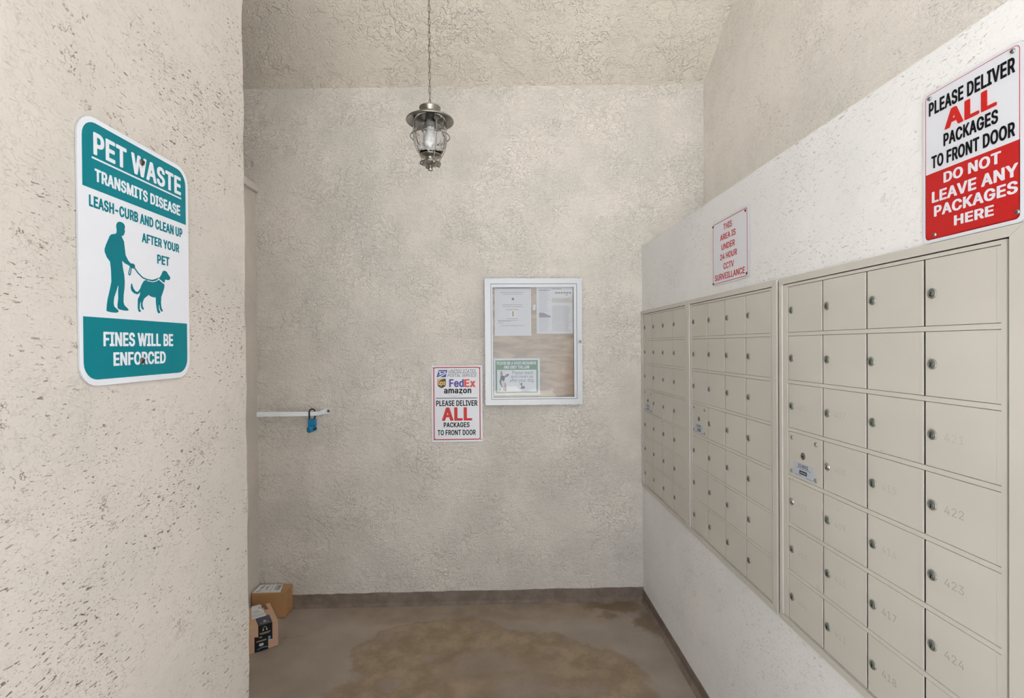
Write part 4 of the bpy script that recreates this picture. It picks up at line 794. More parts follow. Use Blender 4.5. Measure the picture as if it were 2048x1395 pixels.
def make_lock(parent, x, y, z, chrome=False, name='cam_lock', r=0.0108):
    b = MB()
    mm, md = ('chrome', 'chrome') if chrome else ('lock', 'lock_d')
    T = Matrix.Translation((x, y, z))
    b.lathe(mm, [(r, 0), (r, 0.0016), (r * 0.93, 0.0028), (r * 0.80, 0.0032), (r * 0.70, 0.0028), (r * 0.62, 0.0022)], 28, T)
    b.lathe(md, [(r * 0.62, 0.0010), (r * 0.58, 0.0030), (r * 0.45, 0.0036), (0, 0.0038)], 24, T)
    R = T @ Matrix.Rotation(math.radians(-20), 4, 'Z')
    b.box('key', -0.0010, 0.0010, -r * 0.42, r * 0.30, 0.0030, 0.0041, mat=R)
    b.lathe('key', [(0.0018, 0.003), (0.0018, 0.0041), (0, 0.0041)], 12, R @ Matrix.Translation((0, -r * 0.42, 0)))
    lab = 'bright chrome lock' if chrome else None
    return b.build(name, parent, lab)

def door_mesh(x0, x1, y0, y1, z=0.0):
    b = MB()
    b.box('mail', x0, x1, y0, y1, z - 0.003, z, 0.0010)
    b.box('mail', x1 - 0.0085, x1, y0 + 0.0004, y1 - 0.0004, z - 0.002, z + 0.0004, 0.0004)   # rolled lip on the hinge edge
    return b

NUMS = {(0, 2): ('401', 'num_f'), (0, 4): ('402', 'num_f'), (0, 5): ('403', 'num_f'), (0, 6): ('404', 'num_f'),
        (1, 2): ('407', 'num_f'), (1, 3): ('408', 'num_f'), (1, 4): ('409', 'num_f'), (1, 5): ('410', 'num_f'), (1, 6): ('411', 'num_f'),
        (2, 3): ('415', 'num_f'), (2, 4): ('416', 'num_f'), (2, 5): ('417', 'num'), (2, 6): ('418', 'num'),
        (3, 2): ('421', 'num_f'), (3, 3): ('422', 'num'), (3, 4): ('423', 'num'), (3, 5): ('424', 'num')}
CHROME = {(1, 3), (0, 4)}

def make_unit():
    root = thing('mailbox_unit', 'beige metal mailbox unit nearest the camera, with faded box numbers from 401 to 424', 'mailbox unit', 'right',
                 (0.884, 1.571, zc(-0.851)), 'wall mounted mailbox units')
    MB().box('mail_in', 0.018, UW - 0.022, 0.020, UH - 0.020, -0.26, -0.034).build('cabinet_body', root)
    b = MB()
    o, i = loop(0, UW, 0, UH), loop(0.0165, 0.7165, 0.0195, 1.0315)
    zt = 0.0035
    for a in range(4):                                         # four mitred strips of the outer trim
        c = (a + 1) % 4
        q = [o[a], o[c], i[c], i[a]]
        cx = sum(p[0] for p in q) / 4; cy = sum(p[1] for p in q) / 4
        L = math.hypot(q[1][0] - q[0][0], q[1][1] - q[0][1]); s = 1 - 0.0007 / L
        q = [(cx + (p[0] - cx) * s, cy + (p[1] - cy) * s) for p in q]
        b.poly('mail', q, -0.0025, zt)
    b.build('outer_trim', root)
    b = MB()
    b.ring('mail', loop(0.0185, 0.7095, 0.0212, 1.0290), loop(DX, DX + 4 * PW - 0.001, DY, DY + 7 * PH), -0.004, 0.0008)
    b.build('door_frame', root)
    b = MB()
    for k in range(1, 7):
        y = DY + PH * k
        b.box('mail', DX - 0.001, DX + 4 * PW, y - 0.0052, y + 0.0052, -0.006, 0.0006, 0.0012)
    b.build('shelf_edges', root, 'horizontal dividers between rows of boxes')
    for c in range(4):
        for r in range(7):
            x0 = DX + PW * c + (0.0055 if c == 0 else 0.0040); x1 = DX + PW * (c + 1) - 0.0010
            y1 = DY + PH * (7 - r) - (0.0060 if r else 0.0012); y0 = DY + PH * (6 - r) + (0.0060 if r < 6 else 0.0016)
            if (c, r) == (0, 3):
                d = MB().box('mail', x0, x1 - 0.0005, y0, y1, -0.003, 0.0, 0.0010).build('service_door', root, 'carrier door with blue-grey US mail label')
                cx0, cy1 = x0, y1
                yb = zc(-0.851)
                def ly(z):
                    return zc(z) - yb
                for px, pz in ((1.508, -0.280), (1.393, -0.280), (1.509, -0.379), (1.394, -0.380)):
                    MB().lathe('lock', [(0.0062, 0), (0.0062, 0.0008), (0.0046, 0.0028), (0, 0.0034)], 16, Matrix.Translation((1.571 - px, ly(pz), 0.0))).build('rivet', d)
                k = MB(); T = Matrix.Translation((1.571 - 1.453, ly(-0.325), 0))
                k.lathe('key', [(0.0100, 0.0002), (0.0100, 0.0008), (0.0086, 0.0009)], 24, T)
                k.lathe('lock_d', [(0.0086, 0.0006), (0.0080, 0.0022), (0, 0.0028)], 24, T)
                k.box('key', 0.0005, 0.0075, -0.0022, 0.0018, 0.0024, 0.0032, mat=T)
                k.build('master_lock', d)
                lx0, lx1, ly0, ly1 = 1.571 - 1.497, 1.571 - 1.402, ly(-0.3875), ly(-0.3465)
                lb = MB().poly('grn_label', rrect4(lx0, lx1, ly0, ly1, 0.001, 0.006, 0.001, 0.001), 0.0001, 0.0006)
                lb.text('navy', 'US MAIL', lx0 + 0.020, lx1 - 0.024, ly1 - 0.013, ly1 - 0.003, 0.0006, REGULAR, thick=0.0003)
                lb.box('ink', lx0 + 0.012, lx1 - 0.014, ly1 - 0.0165, ly1 - 0.0152, 0.0005, 0.0008)
                lb.box('navy', lx0 + 0.027, lx1 - 0.032, ly0 + 0.0085, ly0 + 0.0195, 0.0005, 0.0008)
                lb.box('grn_label', lx0 + 0.031, lx1 - 0.036, ly0 + 0.0125, ly0 + 0.0150, 0.0006, 0.0009)
                lb.box('ink', lx0 + 0.004, lx0 + 0.036, ly0 + 0.0035, ly0 + 0.0045, 0.0005, 0.0008)
                lb.box('ink', lx0 + 0.060, lx1 - 0.006, ly0 + 0.0020, ly0 + 0.0030, 0.0005, 0.0008)
                lb.build('mail_label', d, 'blue-grey US mail label')
                continue
            d = door_mesh(x0, x1, y0, y1).build('box_door', root)
            lx, lyy = DX + PW * c + 0.0215, DY + PH * (6.5 - r)
            if c == 2 and r == 1:
                lx -= 0.004
            make_lock(d, lx, lyy, 0.0, (c, r) in CHROME)
            if (c, r) in NUMS:
                s, mk = NUMS[(c, r)]
                t = MB().text(mk, s, lx + 0.027, lx + 0.027 + 0.043, lyy - 0.0085, lyy + 0.0085, 0.00005, REGULAR, thick=0.00012)
                t.build('box_number', d, 'faded number ' + s)
    return root

unit = make_unit()
def copy_unit(src, loc, label, ajar=None, chrome=()):
    r = src.copy(); COL.objects.link(r)
    m = src.matrix_world.copy(); m.translation = Vector(loc); r.matrix_world = m
    r['label'] = label
    n = 0
    for ch in list(src.children):
        c = ch.copy(); COL.objects.link(c); c.parent = r
        for g in list(ch.children):
            if g.name.startswith('box_number'):
                continue
            e = g.copy(); COL.objects.link(e); e.parent = c
            if g.name.startswith('cam_lock') and 'label' in e:
                del e['label']
                e.data = plain_lock_like(g)
    return r
# the two bright replacement locks exist only on the nearest unit: give the copies the ordinary lock at the same spot
def plain_lock_like(g):
    xs = [v.co for v in g.data.vertices]
    cx = (min(v.x for v in xs) + max(v.x for v in xs)) / 2; cy = (min(v.y for v in xs) + max(v.y for v in xs)) / 2
    tmp = make_lock(None, cx, cy, 0.0, False, 'cam_lock')
    me = tmp.data
    bpy.data.objects.remove(tmp)
    return me
u2 = copy_unit(unit, (0.884, 2.328, zc(-0.851)), 'middle beige metal mailbox unit on the right wall, below the small surveillance sign')
u3 = copy_unit(unit, (0.884, 3.075, zc(-0.851)), 'farthest beige metal mailbox unit, against the corner with the back wall')
# one box of the middle unit stands a touch proud of its neighbours
for d in u2.children:
    if d.name.startswith('box_door'):
        xs = [v.co for v in d.data.vertices]
        mx = sum(v.x for v in xs) / len(xs); my = sum(v.y for v in xs) / len(xs)
        if abs(mx - (DX + PW * 0.5)) < 0.03 and abs(my - (DY + PH * 1.5)) < 0.02:
            d.location.z += 0.006
        if abs(mx - (DX + PW * 1.5)) < 0.03 and abs(my - (DY + PH * 1.5)) < 0.02:
            for l in d.children:
                l.data = l.data.copy()
                for k in range(len(l.data.materials)):
                    if l.data.materials[k] == M['lock'] or l.data.materials[k] == M['lock_d']:
                        l.data.materials[k] = M['chrome']
                l['label'] = 'bright chrome lock'

# ------------------------------------------------------------------ signs
def screw(parent, x, y, z, r=0.004, m='screw'):
    b = MB(); T = Matrix.Translation((x, y, z))
    b.lathe(m, [(r, 0), (r, r * 0.25), (r * 0.75, r * 0.6), (0, r * 0.75)], 16, T)
    b.box('key', -r * 0.6, r * 0.6, -r * 0.12, r * 0.12, r * 0.55, r * 0.80, mat=T @ Matrix.Rotation(0.6, 4, 'Z'))
    return b.build('screw', parent)

def lines(root, items, z):
    for it in items:
        s, m, x0, x1, y0, y1 = it[:6]
        kw = it[6] if len(it) > 6 else {}
        MB().text(m, s, x0, x1, y0, y1, z, **kw).build('lettering', root)

MAN = [(-587,653),(-640,628),(-669,583),(-673,535),(-661,483),(-666,434),(-690,411),(-791,380),(-831,345),(-874,263),(-928,159),(-956,88),(-953,35),(-905,-49),(-832,-110),(-811,-247),(-805,-461),(-847,-613),(-900,-778),(-923,-900),(-930,-986),(-886,-997),(-814,-1005),(-705,-1005),(-649,-991),(-643,-967),(-694,-930),(-749,-893),(-761,-833),(-746,-737),(-689,-610),(-650,-517),(-635,-515),(-646,-619),(-644,-742),(-665,-866),(-657,-927),(-591,-943),(-477,-952),(-398,-946),(-388,-922),(-437,-890),(-494,-853),(-516,-799),(-510,-674),(-485,-533),(-477,-420),(-489,-297),(-521,-177),(-542,-42),(-462,-85),(-374,-102),(-334,-121),(-295,-150),(-234,-145),(-199,-107),(-212,-66),(-263,-53),(-313,-61),(-382,-16),(-449,71),(-467,193),(-484,314),(-531,374),(-546,401),(-511,413),(-482,437),(-468,477),(-456,501),(-467,526),(-454,599),(-479,635),(-526,654)]
DOG = [(663,-50),(614,-76),(565,-153),(509,-222),(403,-278),(289,-305),(133,-308),(45,-341),(-21,-422),(-64,-507),(-128,-572),(-190,-571),(-251,-520),(-290,-433),(-306,-435),(-321,-514),(-302,-569),(-232,-611),(-150,-621),(-87,-589),(-55,-550),(-77,-632),(-131,-709),(-140,-882),(-114,-946),(-72,-953),(-51,-927),(-88,-893),(-80,-806),(-47,-730),(-49,-847),(-18,-895),(24,-903),(31,-877),(-2,-836),(-5,-770),(39,-686),(172,-600),(260,-629),(351,-635),(386,-617),(394,-768),(427,-902),(461,-943),(508,-935),(520,-911),(481,-868),(476,-761),(499,-775),(510,-850),(556,-901),(599,-898),(600,-875),(558,-824),(543,-725),(557,-600),(611,-502),(657,-404),(663,-295),(694,-229),(775,-237),(838,-218),(859,-168),(790,-114),(741,-66)]
def stroke(b, m, pts, w, z0, z1):
    for (ax, ay), (bx, by) in zip(pts, pts[1:]):
        dx, dy = bx - ax, by - ay
        L = math.hypot(dx, dy); nx, ny = -dy / L * w / 2, dx / L * w / 2
        ex, ey = dx / L * w * 0.3, dy / L * w * 0.3
        b.poly(m, [(ax - ex + nx, ay - ey + ny), (ax - ex - nx, ay - ey - ny), (bx + ex - nx, by + ey - ny), (bx + ex + nx, by + ey + ny)], z0, z1)

def pet_sign():
    root = thing('pet_waste_sign', 'white and teal pet waste sign with a man walking a dog, on left wall', 'sign', 'left', (XL, 1.0185, zc(0.164)))
    z = 0.004
    MB().ring('edge', rrect(-.1524, .1524, -.2286, .2286, .038), rrect(-.1518, .1518, -.228, .228, .0375), z - 0.0030, z - 0.0002).poly('white', rrect(-.1520, .1520, -.2282, .2282, .0377), z - 0.0028, z).build('sign_panel', root)
    zt = z + 0.0003
    MB().poly('teal', rrect4(-.1425, .1425, .106, .2195, .030, .030, 0, 0), z - .0004, zt).build('header_field', root, 'teal field across the top')
    MB().poly('teal', rrect4(-.1445, .1425, -.2175, -.111, 0, 0, .030, .030), z - .0004, zt).build('footer_field', root, 'teal field across the bottom')
    lines(root, [('PET WASTE', 'white', -.118, .125, .165, .204, {}),
                 ('TRANSMITS DISEASE', 'white', -.116, .1215, .1205, .1425, {}),
                 ('FINES WILL BE', 'white', -.101, .092, -.161, -.135, {}),
                 ('ENFORCED', 'white', -.078, .067, -.196, -.171, {})], zt)
    MB().box('white', -.122, .126, .1575, .1605, zt, zt + .0005).build('underline', root)
    lines(root, [('LEASH-CURB AND CLEAN UP', 'tealtxt', -.129, .129, .0745, .0945, {}),
                 ('AFTER YOUR', 'tealtxt', .000, .117, .040, .0585, {}),
                 ('PET', 'tealtxt', .0445, .0835, .0060, .0245, {})], z)
    MB().poly('tealtxt', [(x * 1e-4, y * 1e-4) for x, y in MAN], z - .0003, z + .0005).build('man_silhouette', root)
    b = MB().poly('tealtxt', [(x * 1e-4, y * 1e-4) for x, y in DOG], z - .0003, z + .0005)
    stroke(b, 'white', [(.0462, -.0245), (.0651, -.0322)], .0022, z + .0003, z + .0009)
    stroke(b, 'white', [(.0133, -.0325), (.0289, -.0330), (.0403, -.0300), (.0486, -.0250)], .0014, z + .0003, z + .0009)
    b.build('dog_silhouette', root)
    b = MB()
    stroke(b, 'tealtxt', [(-.0214, -.0131), (-.0122, -.0211), (.0003, -.0281), (.0133, -.0305), (.0289, -.0302), (.0403, -.0268), (.0486, -.0228)], .0024, z - .0001, z + .0006)
    stroke(b, 'tealtxt', [(-.0330, -.0128), (-.0374, -.0254), (-.0355, -.0284), (-.0330, -.0268), (-.0300, -.0143)], .0017, z - .0001, z + .0006)
    b.build('leash_silhouette', root)
    screw(root, .001, .1935, zt, .0062, 'screwd'); screw(root, -.005, -.1885, zt, .0062, 'screwd')
    return root
pet_sign()

def all_sign():
    root = thing('delivery_sign', 'white over red sign about leaving no packages, above the nearest mailbox unit', 'sign', 'right', (XR, 0.934, zc(0.353)))
    z = 0.004
    MB().ring('edge', rrect(-.1016, .1016, -.1524, .1524, .010), rrect(-.1011, .1011, -.1519, .1519, .0096), z - .0022, z - .0002).poly('white', rrect(-.1013, .1013, -.1521, .1521, .0098), z - .0020, z).build('sign_panel', root)
    zt = z + .0003
    MB().ring('redtxt', rrect(-.0955, .0945, -.145, .1480, .009), rrect(-.0945, .0935, -.144, .1470, .0082), z - .0003, zt).build('border_line', root)
    MB().poly('red', rrect4(-.0955, .0945, -.1455, -.0125, 0, 0, .008, .008), z - .0003, zt).build('footer_field', root, 'red field across the lower half')
    lines(root, [('PLEASE DELIVER', 'black', -.0865, .0865, .1035, .131, {}),
                 ('PACKAGES', 'black', -.0525, .057, .031, .056, {}),
                 ('TO FRONT DOOR', 'black', -.0805, .0865, -.004, .0215, {}),
                 ('DO NOT', 'white', -.0525, .062, -.0405, -.0195, {}),
                 ('LEAVE ANY', 'white', -.0795, .0915, -.0725, -.0505, {}),
                 ('PACKAGES', 'white', -.0745, .091, -.1015, -.0795, {}),
                 ('HERE', 'white', -.0295, .049, -.1290, -.1100, {}),
                 ('ALL', 'allred', -.050, .055, .0625, .0985, dict(font=BLACK))], zt)
    for x, y, m in ((-.085, .140, 'screw'), (.083, .141, 'screw'), (.091, -.134, 'screw'), (-.073, -.137, 'chrome')):
        screw(root, x, y, zt, .0042, m)
    return root
all_sign()

def cctv_sign():
    root = thing('surveillance_sign', 'small white sign with red camera surveillance wording, above the middle mailbox unit', 'sign', 'right', (XR, 1.914, zc(0.360)))
    z = 0.004
    MB().ring('edge', rrect(-.1505, .1505, -.127, .127, .010), rrect(-.1500, .1500, -.1265, .1265, .0096), z - .0022, z - .0002).poly('white', rrect(-.1502, .1502, -.1267, .1267, .0098), z - .0020, z).build('sign_panel', root)
    zt = z + .0003
    MB().ring('redtxt', rrect(-.144, .139, -.122, .1175, .008), rrect(-.1415, .1365, -.1195, .1150, .0062), z - .0003, zt).build('border_line', root)
    lines(root, [('THIS', 'redtxt', -.048, .022, .078, .101, dict(font=MEDIUM)),
                 ('AREA IS', 'redtxt', -.077, .052, .0405, .0635, dict(font=MEDIUM)),
                 ('UNDER', 'redtxt', -.066, .045, .0025, .0255, dict(font=MEDIUM)),
                 ('24 HOUR', 'redtxt', -.077, .061, -.0345, -.0115, dict(font=MEDIUM)),
                 ('CCTV', 'redtxt', -.049, .037, -.0735, -.0495, dict(font=MEDIUM)),
                 ('SURVEILLANCE', 'redtxt', -.126, .120, -.1105, -.0865, dict(font=MEDIUM))], zt)
    for x, y in ((-.141, .110), (.127, .108), (.135, -.113), (-.140, -.119)):
        screw(root, x, y, zt, .0046, 'screwd')
    return root
cctv_sign()

def carrier_sign():
    root = thing('carrier_delivery_sign', 'white red-bordered delivery sign with carrier logos, on the back wall left of the display case', 'sign', 'back', (-0.227, ZB, zc(-0.344)))
    z = 0.008
    MB().ring('edge', rrect(-.151, .151, -.2275, .2275, .004), rrect(-.1505, .1505, -.227, .227, .0036), z - .0022, z - .0002).poly('white', rrect(-.1507, .1507, -.2272, .2272, .0038), z - .0020, z).build('sign_panel', root)
    zt = z + .0003
    MB().ring('redtxt', rrect(-.1405, .1385, -.2165, .2180, .014), rrect(-.1345, .1325, -.2105, .2120, .009), z - .0003, zt).build('border_line', root)
    b = MB()
    b.poly('blue', [(-.108, .2005), (-.057, .2005), (-.066, .158), (-.121, .158)], z - .0003, zt)
    b.poly('white', [(-.1085, .1935), (-.072, .1935), (-.064, .1885), (-.0675, .1835), (-.106, .1690), (-.1125, .1690), (-.1005, .1755)], zt, zt + .0003)
    b.poly('blue', [(-.099, .1905), (-.078, .1905), (-.0705, .1880), (-.076, .1850), (-.0935, .1800)], zt + .0002, zt + .0006)
    b.poly('white', [(-.119, .1575), (-.1105, .1600), (-.0635, .1820), (-.0605, .1790), (-.100, .1580)], zt + .0001, zt + .0005)
    b.build('eagle_logo', root, 'blue postal eagle head logo')
    lines(root, [('UNITED STATES', 'black', -.050, .113, .1855, .203, dict(font=REGULAR, shear=.18)),
                 ('POSTAL SERVICE', 'black', -.056, .117, .1585, .1765, dict(font=REGULAR, shear=.18))], z)
    MB().box('black', -.050, .118, .1808, .1826, z - .0002, zt).build('divider_line', root)
    sh = [(-.1155, .1480), (-.092, .1500), (-.0665, .1480), (-.0665, .110), (-.074, .1005), (-.0915, .0925), (-.108, .1005), (-.1155, .110)]
    b = MB().poly('brown', sh, z - .0003, zt)
    b.poly('gold', [(-.1125, .1465), (-.092, .1480), (-.080, .1472), (-.100, .1405), (-.1125, .1290)], zt - .0001, zt + .0003)
    b.text('gold', 'ups', -.112, -.070, .103, .133, zt)
    b.build('shield_logo', root, 'brown and gold shield logo')
    lines(root, [('Fed', 'purple', -.047, .041, .0975, .1460, dict(font=BLACK)),
                 ('Ex', 'orange', .0425, .110, .0975, .1450, dict(font=BLACK)),
                 ('amazon', 'black', -.078, .0845, .0605, .0885, {})], z)
    b = MB()
    pts = [(-.056 + .086 * k / 12, .0575 - .0145 * math.sin(math.pi * (k / 12) ** 0.9)) for k in range(13)]
    stroke(b, 'smile', pts, .0022, z - .0002, zt)
    stroke(b, 'ink', [(.022, .0590), (.0305, .0595), (.0285, .0490)], .0015, z - .0002, zt)
    b.build('smile_arrow', root)
    MB().box('navy', -.126, .1205, .0305, .0345, z - .0002, zt).build('divider_line', root)
    lines(root, [('PLEASE DELIVER', 'black', -.125, .120, -.0145, .0195, {}),
                 ('ALL', 'allred', -.091, .088, -.1015, -.0220, dict(font=BLACK)),
                 ('PACKAGES', 'black', -.081, .0725, -.1415, -.1110, {}),
                 ('TO FRONT DOOR', 'black', -.1175, .109, -.1880, -.1560, {})], z)
    for x, y in ((-.140, .214), (.137, .213), (-.138, -.214), (.139, -.214)):
        screw(root, x, y, zt, .0034, 'screwd')
    return root
carrier_sign()

# ------------------------------------------------------------------ display case
CX, CZ = 0.2295, zc(0.0215)
def display_case():
    root = thing('display_case', 'silver framed glass notice case with papers inside, on the back wall', 'notice board', 'back', (CX, ZB, CZ))
    F = 0.044
    W2, H2 = 0.288, 0.3735
    MB().box('alu', -W2 + .004, W2 - .004, -H2 + .004, H2 - .004, 0.0, 0.008).ring('alu', loop(-W2 + .002, W2 - .002, -H2 + .002, H2 - .002), loop(-.246, .246, -.334, .327), 0.0, F - .014).build('case_body', root)
    MB().box('kraft', -.246, .246, -.334, .327, 0.008, 0.011).build('backing_board', root, 'brown kraft paper covered backing')
    b = MB()
    o, i = loop(-W2, W2, -H2, H2), loop(-.2525, .2575, -.3405, .3425)
    for a in range(4):
        c = (a + 1) % 4
        b.poly('alu', [o[a], o[c], i[c], i[a]], F - .014, F)
    b.ring('alu_d', loop(-.2528, .2578, -.3408, .3428), loop(-.2495, .2545, -.3375, .3395), F - .014, F - .005)
    b.ring('alu', loop(-.2496, .2546, -.3376, .3396), loop(-.2415, .2395, -.3285, .3215), F - .014, F - .002)
    b.build('door_frame', root)
    MB().box('pane', -.2455, .2435, -.3325, .3255, F - .013, F - .011).build('glass_pane', root)
    T = Matrix.Translation((0.2745, -.0025, F))
    k = MB().lathe('chrome', [(.0105, 0), (.0105, .003), (.0085, .005), (.0060, .005), (.0055, .003)], 24, T)
    k.lathe('key', [(.0058, .0028), (.0040, .0034), (.0038, .0034)], 20, T)
    k.lathe('chrome', [(.0040, .003), (.0036, .0048), (0, .005)], 20, T)
    k.build('case_lock', root)
    b = MB()
    b.box('alu_d', -.245, -.020, .3175, .3265, .018, .024)
    b.box('alu_d', -.245, .243, -.3335, -.3285, .011, .022)
    b.build('rail', root)
    return root
display_case()

def px(x):  # case-relative
    return x - CX
def flat_frame(name, label, cat, x, z, y=ZB - 0.0115, group=None):
    return thing(name, label, cat, 'back', (x, y, zc(z)), group)
# left notice
def notice_left():
    root = flat_frame('notice_paper', 'laminated white notice with a small red emblem, upper left inside the display case', 'paper', 0.109, 0.1975)
    MB().box('paper', -.108, .108, -.1395, .1395, 0, .0010).box('paper2', -.1045, .1045, -.135, .1365, .0009, .0013).build('sheet', root)
    b = MB()
    for (x0, x1, y) in ((-.076, .072, .117), (-.058, .055, .1065), (-.065, .060, .0435), (-.062, .059, .032), (-.042, .034, .0155), (-.040, .034, -.0385), (-.088, .030, -.0485), (-.088, -.012, -.0535), (-.088, -.058, -.0635), (-.074, .066, -.0800)):
        x = x0
        while x < x1 - .003:
            wd = random.uniform(.006, .016)
            b.box('ink', x, min(x + wd, x1), y - .0012, y + .0012, .0012, .0015)
            x += wd + .0022
    b.build('text_lines', root)
    b = MB().lathe('rust', [(0, .0012), (.0075, .0012), (.0075, .0015), (0, .0016)], 18, Matrix.Translation((.0, .0785, 0)))
    b.poly('navy', [(-.004, .084), (.004, .086), (.006, .077), (.002, .072), (.001, .079)], .0014, .0018)
    b.build('emblem', root, 'small red emblem')
    b = MB().box('paper', -.014, .014, -.030, .009, .0012, .0014).poly('och', rrect(-.006, .006, -.026, .006, .004), .0013, .0016)
    b.build('badge', root, 'small ochre badge')
notice_left()
def notice_right():
    root = flat_frame('notice_paper', 'densely printed two column notice, upper right inside the display case', 'paper', 0.3585, 0.2075)
    MB().box('paper2', -.1085, .1085, -.1395, .1395, 0, .0010).build('sheet', root)
    b = MB()
    y = .126
    while y > -.128:
        wl = random.uniform(.045, .066)
        if not (-.045 < y < -.010):
            b.box('ink_l', -.094, -.094 + wl, y - .0011, y + .0011, .0008, .0013)
        if y < .028 or .045 < y < .075 and random.random() < .4:
            b.box('ink_l', -.016, -.016 + random.uniform(.095, .116), y - .0013, y + .0013, .0008, .0013)
        y -= .0048
    b.box('ink', -.094, -.026, .118, .1205, .0008, .0014); b.box('ink', -.018, .042, .1265, .129, .0008, .0014)
    for k in range(6):
        b.box('ink', .004 + .0165 * k, .015 + .0165 * k, .101, .1075, .0012, .0016)
    b.box('ink', .064, .079, .0905, .0935, .0008, .0014)
    for k in range(6):
        b.box('ink', -.094, -.062 + .0 + min(.038, .010 * k), -.016 - .0048 * k - .0018, -.016 - .0048 * k + .0018, .0009, .0014)
    b.build('text_lines', root)
    MB().box('ink_h', -.004, .101, .0985, .1105, .0009, .0012).ring('och', loop(-.016, .102, .0475, .066), loop(-.0145, .1005, .049, .0645), .0008, .0014).box('ink_h', -.0145, .1005, .049, .0645, .0008, .0012).build('highlight', root, 'pale yellow highlighted rows')
notice_right()
def poster():
    root = flat_frame('dog_poster', 'green and white landscape poster with a dog, lower left inside the display case', 'poster', 0.130, -0.186)
    w, h = .137, .109
    MB().box('paper', -w, w, -h, h, 0, .0010).build('sheet', root)
    MB().ring('pgreen', loop(-.1275, .125, -.0985, .0975), loop(-.118, .116, -.0900, .0400), .0008, .0013).build('green_border', root)
    lines(root, [('PLEASE BE A GOOD NEIGHBOR', 'paper', -.119, .115, .0710, .0900, {}),
                 ('AND OBEY THE LAW', 'paper', -.078, .075, .0470, .0660, {})], .0013)
    lines(root, [('Please leash', 'ink', -.028, .098, .0130, .0340, dict(font=REGULAR)),
                 ('and clean up', 'ink', -.036, .096, -.0130, .0100, dict(font=REGULAR)),
                 ('after your dog.', 'ink', -.042, .104, -.0380, -.0110, dict(font=REGULAR))], .0010)
    b = MB()
    s = lambda x, y: (-w + .0 + (x - 115) * 2 * w / 1350, h - (y - 160) * 2 * h / 1070)
    P = lambda *q: [s(x, y) for x, y in q]
    b.poly('dogtan', P((300, 570), (330, 515), (360, 545), (372, 610), (365, 680), (310, 680)), .0010, .0014)
    b.poly('dogdark', P((430, 680), (470, 630), (540, 610), (560, 640), (520, 690), (450, 715)), .0010, .0014)
    b.poly('dogtan', P((450, 690), (480, 650), (520, 640), (500, 680)), .0013, .0016)
    b.poly('dogdark', P((305, 680), (370, 660), (440, 690), (430, 770), (400, 850), (370, 800), (340, 800), (320, 860), (340, 930), (370, 1000), (355, 1010), (290, 910), (275, 840), (300, 770)), .0010, .0014)
    b.poly('dogwhite', P((340, 805), (370, 800), (400, 852), (425, 850), (430, 930), (400, 1010), (370, 1005), (345, 930), (322, 865)), .0010, .0013)
    b.poly('dogtan', P((425, 850), (470, 920), (485, 1040), (475, 1110), (380, 1110), (385, 1020), (430, 935)), .0010, .0014)
    b.poly('dogwhite', P((300, 960), (345, 1010), (355, 1100), (290, 1115), (310, 1030)), .0010, .0013)
    b.poly('dogdark', P((300, 1040), (310, 1090), (260, 1115), (245, 1105)), .0012, .0015)
    b.poly('dogdark', P((430, 1095), (480, 1085), (482, 1112), (435, 1115)), .0012, .0016)
    b.build('dog_picture', root, 'photo of a grey and tan dog sitting with pricked ears')
    b = MB()
    stroke(b, 'ink', P((890, 930), (930, 890), (930, 1040), (905, 1045)), .006, .0010, .0014)
    stroke(b, 'ink', P((930, 1000), (960, 1040), (1005, 1040), (1005, 985), (965, 990), (965, 1020), (1010, 1015)), .0045, .0010, .0014)
    b.build('pictogram', root)
poster()
o = MB().poly('paper2', [(-.006, .017), (.009, .0175), (.006, -.016), (-.010, -.0165)], 0, .0008).build('paper_scrap')
o.matrix_world = thing_m = Matrix.Translation((0.2365, ZB - .0115, zc(0.225))) @ Matrix(((1, 0, 0), (0, 0, -1), (0, 1, 0))).to_4x4()
tag(o, 'tiny scrap of white paper stuck between the two upper notices in the case', 'paper scrap')

